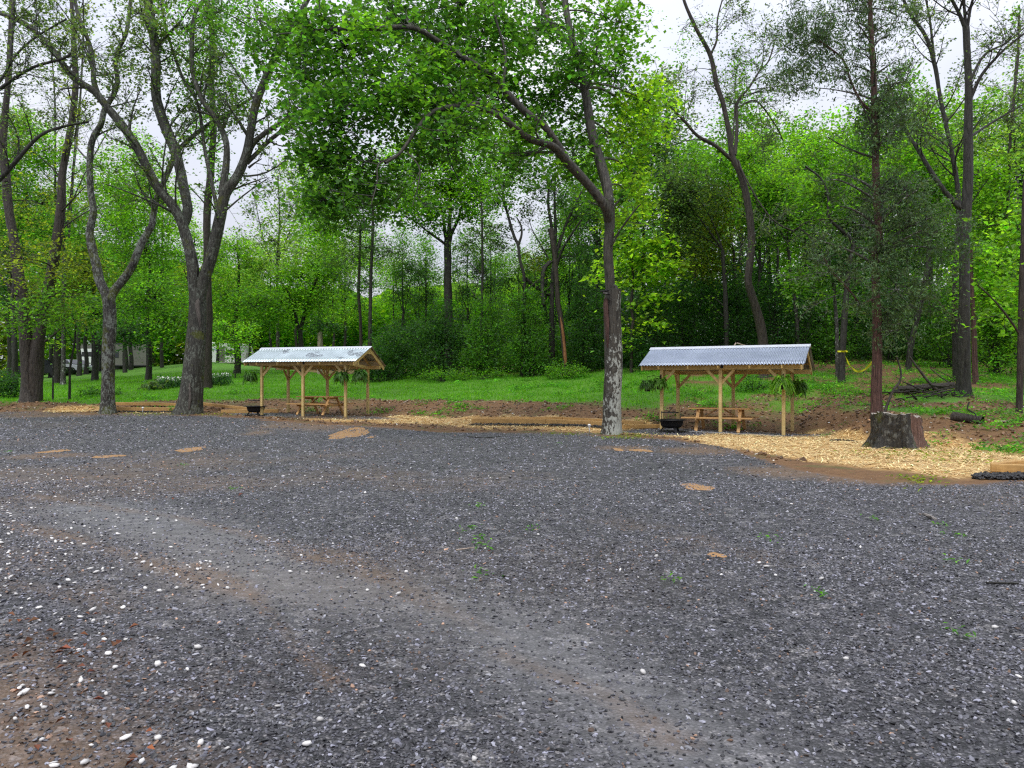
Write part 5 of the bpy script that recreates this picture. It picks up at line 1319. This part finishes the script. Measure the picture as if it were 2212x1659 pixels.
picnic_table('wooden picnic table under the shiny right-hand shelter', 6.75, 25.05, tz(6.75, 24.6) + .0, -math.radians(25))
picnic_table('wooden picnic table under the speckled left-hand shelter', -7.93, 32.0, .24, -math.radians(26))


# ------------------------------------------------------------------ fire rings
def fire_ring(label, p, rz):
    root = thing('fire_ring', label, 'fire pit', p, rz, 'fire rings')
    m = M['black_metal']
    MB().lathe([(.0, .12), (.22, .12), (.29, .15), (.325, .21), (.345, .33), (.36, .345), (.47, .36), (.47, .378), (.36, .372), (.335, .34), (.31, .20), (0, .14)], 36).build('bowl', m, root, True)
    r = MB()
    for k in range(28):
        t = 2 * math.pi * k / 28
        r.cyl((.318 * math.cos(t), .318 * math.sin(t), .19), (.346 * math.cos(t), .346 * math.sin(t), .325), .010, .010, 5)
    r.build('ribbing', m, root)
    MB().lathe([(.26, .0), (.43, .0), (.43, .022), (.26, .022), (.26, 0)], 36).build('base_ring', m, root)
    for k in range(3):
        t = 2 * math.pi * (k + .2) / 3
        MB().bar((.34 * math.cos(t), .34 * math.sin(t), .01), (.25 * math.cos(t), .25 * math.sin(t), .15), .09, .03, .004).build('leg', m, root)
    MB().cyl((-.31, .05, .38), (-.31, .05, .64), .014, .014, 8).build('grate_pole', m, root, True)
    gr = MB()
    n = 22
    for k in range(n):
        a, b = 2 * math.pi * k / n, 2 * math.pi * (k + 1) / n
        gr.cyl((-.03 + .27 * math.cos(a), .05 + .27 * math.sin(a), .60), (-.03 + .27 * math.cos(b), .05 + .27 * math.sin(b), .60), .013, .013, 6)
    for k in range(-6, 7):
        h = math.sqrt(max(0, .27 ** 2 - (k * .04) ** 2)); gr.cyl((-.03 + k * .04, .05 - h, .60), (-.03 + k * .04, .05 + h, .60), .008, .008, 5)
    gr.build('cooking_grate', m, root)
    return root


pr0 = G(1450.6, 24.0); fire_ring('round black steel fire ring in front of the right shelter', (pr0[0], pr0[1], pr0[2] + .01), .3)
pl0 = G(552.5, 31.8); fire_ring('round black steel fire ring in front of the left shelter', (pl0[0], pl0[1], pl0[2] + .01), 2.8)


pts = [G(u_, y_, .03) for u_, y_ in ((1490, 23.9), (1540, 23.55), (1600, 23.1), (1650, 22.75), (1690, 22.5))]
tag(MB().tube([tuple(p_) for p_ in pts], .022, 6).build('edging_strip', M['steel']), 'thin grey edging strip along the gravel in front of the right shelter', 'edging')


# ------------------------------------------------------------------ hanging ferns
def fern(label, p, r, hook, seed):
    """p = top of pot; hook = point it hangs from"""
    rg = np.random.default_rng(seed)
    root = thing('hanging_fern', label, 'fern', p, rg.uniform(0, 6), 'hanging ferns')
    MB().lathe([(0, -.20), (.085, -.20), (.12, 0), (.128, 0), (.128, .015), (.11, .015), (.10, -.02), (0, -.02)], 18).build('pot', M['pot'], root, True)
    n = 210
    az = rg.uniform(0, 6.28, n); L_ = r * rg.uniform(.75, 1.45, n); el = rg.uniform(.1, 1.25, n)
    V, Fc, C = [], [], []
    cnt = 0
    k = 10
    for a, l, e in zip(az, L_, el):
        t = np.linspace(0, 1, k)
        rad = .06 + l * (t * math.cos(e * .75) * .80 - .10 * t ** 2); z = .03 + l * (math.sin(e) * t * 1.35 - (.80 + .45 * rg.random()) * t ** 2)
        sp_ = np.stack([rad * math.cos(a), rad * math.sin(a), z], -1)
        sd = np.array([-math.sin(a), math.cos(a), rg.normal(0, .25)]); wv = (.040 * (r / .35) * np.sin(np.pi * (t * .88 + .10)) ** .7 + .003) * np.where(np.arange(k) % 2, 1.15, .62)
        col = np.array(PAL['bright' if seed == 3 else 'mid' if seed in (2, 4) else 'maple']) * math.exp(rg.normal(0, .4)) * [1.0, .95, .9]
        Lf = sp_ + sd * wv[:, None] - [0, 0, .012]; Rt = sp_ - sd * wv[:, None] - [0, 0, .012]
        V += list(Lf) + list(sp_) + list(Rt); C += [col] * (3 * k)
        for j in range(k - 1):
            Fc += [(cnt + j, cnt + j + 1, cnt + k + j + 1, cnt + k + j), (cnt + k + j, cnt + k + j + 1, cnt + 2 * k + j + 1, cnt + 2 * k + j)]
        cnt += 3 * k
    npmesh('fronds', np.array(V), [np.array(Fc)], M['leaf'], root, col=np.array(C))
    hk = Vector(hook) - Vector(p); hk.rotate(Matrix.Rotation(-root.rotation_euler.z, 3, 'Z'))
    h = MB()
    top = hk * .72
    for kk in range(3):
        t = 2.09 * kk; h.cyl((.12 * math.cos(t), .12 * math.sin(t), .01), top, .004, .004, 5)
    h.cyl(top, hk, .005, .005, 5)
    h.build('hanger', M['wire'], root)
    return root


def hang_arm(label, post, tip):
    a, b = Vector(post), Vector(tip)
    o = MB().tube([a + Vector((0, 0, .02)), a.lerp(b, .5) + Vector((0, 0, .06)), b + Vector((0, 0, .03)), b], .009).cyl(a + Vector((0, 0, .10)), a + Vector((0, 0, -.12)), .012, .012, 6).tube([a + Vector((0, 0, -.10)), a.lerp(b, .45) + Vector((0, 0, .03))], .006).build('plant_hook', M['wire'])
    return tag(o, label, 'hook', 'plant hooks')


def sh_pt(c, rz, z, x, y, h):
    return (c[0] + x * math.cos(rz) - y * math.sin(rz), c[1] + x * math.sin(rz) + y * math.cos(rz), z + h)


for lab, sidx, (px, py), (fu, fv), r, sd_ in [
    ('potted fern hanging left of the right shelter, nearer the tree', 1, (-1.88, -1.0), (1399, 832), .26, 1),
    ('potted fern hanging against the left front post of the right shelter', 1, (-1.88, -1.0), (1425, 828), .28, 2),
    ('largest potted fern, on the right front post of the right shelter', 1, (1.88, -1.0), (1690, 827), .37, 3),
    ('drooping potted fern at the right rear post of the right shelter', 1, (1.88, 1.0), (1724, 836), .35, 4),
    ('round potted fern hanging left of the left shelter', 0, (-1.88, -1.0), (540, 813), .31, 5),
    ('potted fern under the left shelter, left of its right front post', 0, (1.88, -1.0), (738, 813), .33, 6),
    ('potted fern under the left shelter, right of its right front post', 0, (1.88, -1.0), (778, 811), .36, 7)]:
    c, rz, z = ((CL, RZ_L, ZL), (CR, RZ_R, ZR))[sidx]
    b = sh_pt(c, rz, z, px, py, 0)
    yq = b[1] - .16
    p = P(fu, fv, yq)
    hz = z + 1.74
    d = Vector((p[0] - b[0], p[1] - b[1], 0)); d.normalize()
    att = (b[0] + d.x * .062, b[1] + d.y * .062, hz)
    tip = (p[0], p[1], hz)
    hang_arm(lab.replace('potted fern', 'black hook holding the fern').replace('largest black', 'black').replace('drooping black', 'black').replace('round black', 'black'), att, tip)
    fern(lab, tuple(p), r, tip, sd_)

# ------------------------------------------------------------------ stump
def stump():
    org = G(1937, 17.9, -.03); root = thing('tree_stump', 'big hollow sawn stump on the straw at the right, bark blackened', 'stump', org)
    n, m = 64, 15
    an = np.linspace(0, 2 * np.pi, n, endpoint=False)
    hh = np.linspace(0, 1, m)
    rg = np.random.default_rng(8)
    lob = .5 + .5 * np.cos(an * 5 + .6)
    notch = np.exp(-(((an - 5.32 + np.pi) % (2 * np.pi) - np.pi) / .30) ** 2)
    V = []
    for h in hh:
        r = .50 * (1 + .04 * np.sin(3 * an + 1) + .03 * np.sin(7 * an)) + (.25 * lob ** 1.5 + .03) * np.exp(-h * 3.6)
        r = r * (1 - .42 * notch * np.clip(h * 1.6, 0, 1)) + .05 * np.exp(-(((an - 5.75 + np.pi) % 6.283 - np.pi) / .2) ** 2) * (1 - h)
        r = r * (1 + .035 * np.sin(11 * an + 2 * h) * (1 - .5 * h)) + rg.normal(0, .014, n)
        z = h * (.79 + .05 * np.cos(an + 2.6) + .02 * np.sin(4 * an) + .018 * rg.normal(0, 1, n) * h)
        V.append(np.stack([r * 1.06 * np.cos(an), r * .9 * np.sin(an), z], -1))
    V = np.concatenate(V); i = np.arange(n * m).reshape(m, n)
    FF = np.stack([i[:-1], np.roll(i[:-1], -1, 1), np.roll(i[1:], -1, 1), i[1:]], -1)
    front = FF.reshape(-1, 4)
    mid_an = an[None, :] + np.zeros((m - 1, 1))
    red = (np.abs((mid_an - 5.45 + np.pi) % (2 * np.pi) - np.pi) < .52).reshape(-1)
    npmesh('bark', V, [front[~red]], M['stump_bark'], root, smooth=True)
    used, inv = np.unique(front[red], return_inverse=True)
    npmesh('split_side', V[used], [inv.reshape(-1, 4)], M['stump_red'], root, smooth=True)
    top = V[-n:]; ctr = top.mean(0)
    rings = [top + [0, 0, -.004]] + [ctr + (top - ctr) * k + rg.normal(0, .006, (n, 3)) * [0, 0, 1] for k in (.8, .5, .25)]
    VV = np.concatenate(rings + [ctr[None]]); j = np.arange(4 * n).reshape(4, n)
    q = np.stack([j[:-1], np.roll(j[:-1], -1, 1), np.roll(j[1:], -1, 1), j[1:]], -1).reshape(-1, 4)
    npmesh('cut_top', VV, [q, np.stack([j[3], np.roll(j[3], -1), np.full(n, 4 * n)], -1)], M['stump_top'], root)


M['stump_bark'] = m_bark('stump_bark', (.006, .0055, .0045), (.040, .036, .028), lichen=(.12, .12, .10), amt=.07, moss=.06, fib=1.3)
M['stump_red'] = m_bark('stump_red', (.05, .025, .02), (.22, .13, .10), fib=1.6, wet=.7)
M['stump_top'] = m_bark('stump_top', (.20, .17, .14), (.46, .42, .37), wet=.8)
stump()

# ------------------------------------------------------------------ landscape timbers
GT = 'timbers edging the lot'
def timber(label, a, b, s=.16, h=.16):
    a, b = np.array(a), np.array(b); d = Vector(b - a); ln = d.length
    o = MB().box((0, 0, 0), (ln, s, h), None, .012).build('landscape_timber', M['timber'])
    o.location = (a + b) / 2; o.rotation_euler = d.to_track_quat('X', 'Z').to_euler()
    return tag(o, label, 'timber', GT)


def gz(u, y, dz): return G(u, y, dz)


timber('long timber lying in front between the lichen mottled tree and the largest tree', gz(246, 34.0, .12), gz(402, 34.0, .10), .17, .19)
timber('timber laid behind the front one left of the largest tree, slightly higher', gz(236, 35.4, .16), gz(325, 35.6, .14), .15, .14)
timber('timber running in behind the largest tree trunk from the left', gz(327, 35.6, .15), gz(425, 35.0, .08), .15, .14)
timber('timber right of the largest tree trunk, upper one', gz(432, 34.8, .20), gz(545, 33.8, .14), .14, .12)
timber('round ended log rail lying between the largest tree and the left fire ring', gz(478, 33.2, .07), gz(602, 33.6, .08), .17, .16)
timber('front timber of the centre planting frame, left of the pale barked tree', gz(1021, 26.9, .15), gz(1180, 25.9, .15), .14, .15)
timber('front timber of the centre planting frame, ending behind the pale barked tree', gz(1181, 25.9, .15), gz(1345, 25.0, .12), .14, .15)
timber('rear timber of the centre planting frame', gz(1023, 28.0, .10), gz(1215, 27.0, .12), .12, .12)
timber('rear timber of the centre planting frame, its right half', gz(1216, 27.0, .12), gz(1392, 25.9, .12), .12, .12)
timber('timber slanting from behind the pale barked tree towards the right fire ring', gz(1345, 24.6, .08), gz(1432, 25.4, .08), .12, .13)
timber('timber at the right edge of the lot, front piece of the corner frame', gz(2140, 12.95, .10), gz(2290, 12.6, .10), .11, .13)
timber('timber at the right edge of the lot, rear piece of the corner frame', gz(2146, 13.05, .10), gz(2300, 14.4, .10), .11, .13)
# dark gravel heaped against the timbers
M['dark_gravel'] = M['stone']
xs_, ys_ = [], []
for (u0, y0, u1, y1, wv, n) in [(1021, 26.6, 1300, 25.0, .16, 2600), (2110, 12.35, 2300, 12.3, .16, 5200), (250, 33.75, 400, 33.75, .14, 900)]:
    t = rng.random(n); y = y0 + (y1 - y0) * t + rng.normal(0, wv * .6, n); u = u0 + (u1 - u0) * t + rng.normal(0, 5, n); xs_.append((u - CU) / F * y); ys_.append(y)
x, y = np.concatenate(xs_), np.concatenate(ys_); b = np.exp(rng.normal(math.log(.014), .4, len(x)))
o = stones('dark_gravel', np.stack([x, y, T(x, y) + rng.uniform(.0, .05, len(x))], -1), rng.uniform(.03, .07, len(x)), np.stack([b, b, b * 1.1], -1), M['stone'], OCT_V, OCT_F, flat_=.7); tag(o, kind='stuff')

# ------------------------------------------------------------------ path lights, rock, lamp on the tree, tape
for lab, u, y in [('small white solar path light left of the largest tree', 308.5, 32.6), ('small white solar path light left of the pale barked tree', 1273, 22.7)]:
    g0 = G(u, y); root = thing('path_light', lab, 'path light', g0, 0, 'solar path lights')
    MB().cyl((0, 0, -.05), (0, 0, .25), .012, .012, 8).build('stake', M['steel'], root, True)
    MB().lathe([(.03, .22), (.032, .27), (.05, .275), (.052, .29), (.03, .315), (0, .325)], 16).build('lamp_head', M['white_plastic'], root, True)
g0 = np.array([*flat(2008, 1122), .01]); o = stones('rock', np.zeros((1, 3)), np.array([.17]), np.array([[.2, .2, .2]]), M['rock'], flat_=.5, jit=.12); o.location = g0; tag(o, 'single fist sized brown grey rock on the gravel at the right', 'rock')
# flood lamp under the broken knot of the pale tree
tp = P(1313, 631, 22.72); root = thing('flood_lamp', 'black flood lamp fixed to the pale barked tree below its broken fork', 'lamp', tp)
MB().box((-.10, -.05, .03), (.26, .16, .035), Matrix.Rotation(-.12, 3, 'Y'), .006).build('visor', M['black_metal'], root)
MB().box((-.07, -.02, -.03), (.17, .13, .075), Matrix.Rotation(.2, 3, 'Y'), .012).build('lamp_housing', M['black_metal'], root)
MB().cyl((.0, .0, -.05), (.06, .12, -.06), .02, .02, 8).build('arm', M['black_metal'], root)
MB().box((-.085, -.088, -.03), (.13, .008, .05), Matrix.Rotation(.2, 3, 'Y'), .002).build('lens', M['camper_grey'], root)
# long scar of bare wood on the pale tree and its broken shoulder
q = resample(np.array([P(1308, 645, 22.83), P(1309, 668, 22.82), P(1311, 700, 22.81), P(1312, 735, 22.81), P(1313, 752, 22.84)]), .1)
g = Geo(); g.add(*stem_mesh(q, np.interp(np.linspace(0, 1, len(q)), [0, .2, .8, 1], [.06, .085, .05, .015]), 8, 0, 4, .2))
tr_ = [o for o in bpy.data.objects if o.name.startswith('bent_maple_tree')][0]
g.put('bark_scar', M['bark_cedar'], tr_, np.array(tr_.location))
q = resample(np.array([P(1328, 660, 23), P(1330, 630, 23), P(1326, 616, 23)]), .08); g = Geo(); g.add(*stem_mesh(q, np.linspace(.16, .07, len(q)), 9, 0, 6, .2))
g.put('broken_shoulder', M['bark_grey'], tr_, np.array(tr_.location))
tr_ = [o for o in bpy.data.objects if o.name.startswith('maple_tree')][0]
for nm, pts, rr in [('bark_scar', [(425, 630, 32.77), (428, 665, 32.75), (431, 692, 32.745), (433, 712, 32.78)], [.10, .14, .12, .03]), ('lower_scar', [(411, 800, 32.65), (410, 835, 32.62), (411, 862, 32.60), (408, 885, 32.52)], [.03, .045, .085, .03])]:
    q = resample(np.array([P(*p_) for p_ in pts]), .15); g = Geo(); g.add(*stem_mesh(q, np.interp(np.linspace(0, 1, len(q)), [0, .33, .7, 1], rr), 8, 0, 5, .25))
    g.put(nm, M['scar_wood'], tr_, np.array(tr_.location))
# tape between two trunks
pa, pb = P(1822, 759, 32.9), P(1886, 779, 22.1)
t = np.linspace(0, 1, 26)[:, None]; q = pa + (pb - pa) * t; q[:, 2] -= .55 * (1 - (2 * t[:, 0] - 1) ** 2)
loop = np.array([pa + [.0 + .20 * math.cos(a) - .0, .2 * math.sin(a) + .1, .0] for a in np.linspace(0, 6.28, 18)])
V, Fc = [], []
for pl in (q, loop):
    b0 = len(V)
    for k, p_ in enumerate(pl):
        tw_ = .035 * math.sin(k * .9); V += [p_ + [0, tw_, .035], p_ - [0, tw_, .035]]
    for k in range(len(pl) - 1): Fc.append((b0 + 2 * k, b0 + 2 * k + 1, b0 + 2 * k + 3, b0 + 2 * k + 2))
o = npmesh('barrier_tape', np.array(V), [np.array(Fc)], M['tape']); tag(o, 'yellow barrier tape sagging from the taped trunk to the red cedar', 'tape')


# ------------------------------------------------------------------ campers and cars far beyond the lawn
def wheel(parent, x, y, z, r, w=.22):
    MB().cyl((x, y - w / 2, z), (x, y + w / 2, z), r, r, 20).build('wheel', M['tyre'], parent, True)


def place(u, y, name, label, cat, rz, dz=0):
    g0 = G(u, y, dz); return thing(name, label, cat, g0, rz)


r_ = place(253, 92, 'camper_trailer', 'long grey camper trailer parked behind the lichen mottled tree', 'camper', .06, -.15)
MB().prism([(-4.1, .55), (4.0, .55), (4.0, 3.05), (3.9, 3.1), (-3.5, 3.1), (-3.95, 2.6), (-4.1, 1.9)], -1.2, 1.2).build('body', M['camper_grey'], r_, bevel=.04)
MB().box((-2.95, -1.205, 1.65), (1.7, .012, 1.9)).build('front_panel', M['camper_white'], r_)
MB().box((-2.95, -1.215, 1.95), (1.1, .01, .55)).box((-3.1, -1.215, 1.0), (1.2, .01, .12), Matrix.Rotation(.2, 3, 'Y')).build('graphics', M['camper_black'], r_)
MB().box((.2, -1.215, 1.9), (1.0, .03, .7), None, .02).build('window', M['glass'], r_)
MB().box((-.9, -1.215, 1.55), (.65, .03, 1.8), None, .02).build('door', M['camper_black'], r_)
MB().box((1.2, -1.25, .62), (5.2, .06, .14), None, .01).build('skirt', M['camper_black'], r_)
MB().box((.4, 0, 3.2), (.8, .7, .24), None, .05).build('roof_vent', M['camper_black'], r_)
for sx in (-.5, .45):
    for sy in (-1.02, 1.02): wheel(r_, sx, sy, .34, .36)
r_ = place(487, 90, 'travel_trailer', 'white travel trailer with a blue swoosh, seen over the lawn right of the largest tree', 'camper', -.05, -.35)
MB().prism([(-2.8, .5), (2.8, .5), (2.95, 1.6), (2.7, 2.6), (2.3, 2.75), (-2.5, 2.75), (-2.9, 2.4), (-2.95, 1.2)], -1.15, 1.15).build('body', M['camper_white'], r_, bevel=.06)
m = MB()
for k in range(9):
    a0, a1 = .2 + k * .26, .2 + (k + 1) * .26
    m.bar((-1.2 + .75 * math.cos(a0), -1.16, 1.75 + .40 * math.sin(a0)), (-1.2 + .75 * math.cos(a1), -1.16, 1.75 + .40 * math.sin(a1)), .02, .04 + .03 * math.sin(a0))
m.build('swoosh', M['blue_paint'], r_)
MB().box((-2.35, -1.16, 1.45), (.5, .03, .5), None, .04).build('window', M['glass'], r_)
MB().box((1.1, -1.16, 1.75), (1.0, .03, .55), None, .04).build('window', M['glass'], r_)
MB().box((.1, -1.16, 1.5), (.62, .03, 1.75), None, .03).build('door', M['camper_grey'], r_)
MB().box((-1.2, 0, 2.85), (.9, .8, .22), None, .06).build('roof_unit', M['camper_white'], r_)
for sx in (-.4, .5):
    for sy in (-1.0, 1.0): wheel(r_, sx, sy, .33, .34)


def car(u, y, name, label, cat, rz, paint, pick):
    r = place(u, y, name, label, cat, rz)
    if pick: prof_ = [(-2.7, .45), (2.7, .45), (2.75, .8), (2.65, 1.05), (1.5, 1.15), (.75, 1.8), (-.6, 1.82), (-.85, 1.15), (-2.7, 1.15)]
    else: prof_ = [(-2.2, .35), (2.2, .35), (2.25, .7), (2.1, .85), (1.2, .98), (.45, 1.45), (-.9, 1.47), (-1.7, 1.0), (-2.2, .95)]
    MB().prism(prof_, -.88, .88).build('body', M[paint], r, bevel=.06)
    z0, z1 = (1.2, 1.7) if pick else (1.0, 1.38)
    for s in (-1, 1):
        MB().prism([(-.55, z0), (1.25 if pick else .95, z0), (.68 if pick else .42, z1), (-.5, z1)], s * .87, s * .892).build('side_window', M['glass'], r)
        MB().box((2.68 if pick else 2.2, s * .62, .82 if pick else .68), (.08, .3, .16), None, .02).build('headlight', M['white_plastic'], r)
        MB().box((-2.7 if pick else -2.2, s * .72, .9 if pick else .8), (.05, .14, .24), None, .02).build('tail_light', M['red_light'], r)
    a, b = ((1.5, 1.17), (.78, 1.77)) if pick else ((1.2, 1.0), (.48, 1.42))
    MB().bar((a[0] + .02, 0, a[1]), (b[0] + .02, 0, b[1]), 1.5, .03).build('windscreen', M['glass'], r)
    rr = .40 if pick else .32
    for x in ((-1.7, 1.75) if pick else (-1.35, 1.4)):
        for s in (-1, 1): wheel(r, x, s * .80, rr, rr)
    return r


car(88, 74, 'pickup_truck', 'dark pickup truck parked between the far left trunks', 'pickup truck', .05, 'truck_paint', True)
car(158, 78, 'parked_car', 'silver car parked left of the grey camper', 'car', -.5, 'silver_paint', False)
g0 = P(131, 700, 60)
tree('short_brown_trunk_tree', 'short thick brown trunk in front of the parked pickup', 58, [([(126, 822), (127, 790), (127, 740), (124, 690), (130, 620), (120, 560)], .34, .14)], [(120, 650, 0, 60, 40, 700, 'olive'), (100, 580, 0, 60, 50, 700, 'mid')], bark='bark_brown', lsize=.2, flare=.3)
for lab, u, y in [('dim trunk just right of the silver car', 171, 72), ('dim trunk left of the grey camper front', 186, 76), ('dim trunk before the middle of the grey camper', 217, 80), ('dim trunk right of the middle of the grey camper', 283, 78), ('dim trunk before the grey end of the camper', 272, 82)]:
    tree('shaded_trunk_tree', lab, y, [([(u, 815), (u + 1, 780), (u - 2, 740), (u + 3, 690), (u, 600)], .22, .12)], [(u - 10, 670, 0, 50, 30, 500, 'dark'), (u + 10, 610, 0, 50, 40, 500, 'mid')], group='dim trunks beside the parked campers', lsize=.24, flare=.3)
print('leaves', NLEAF)
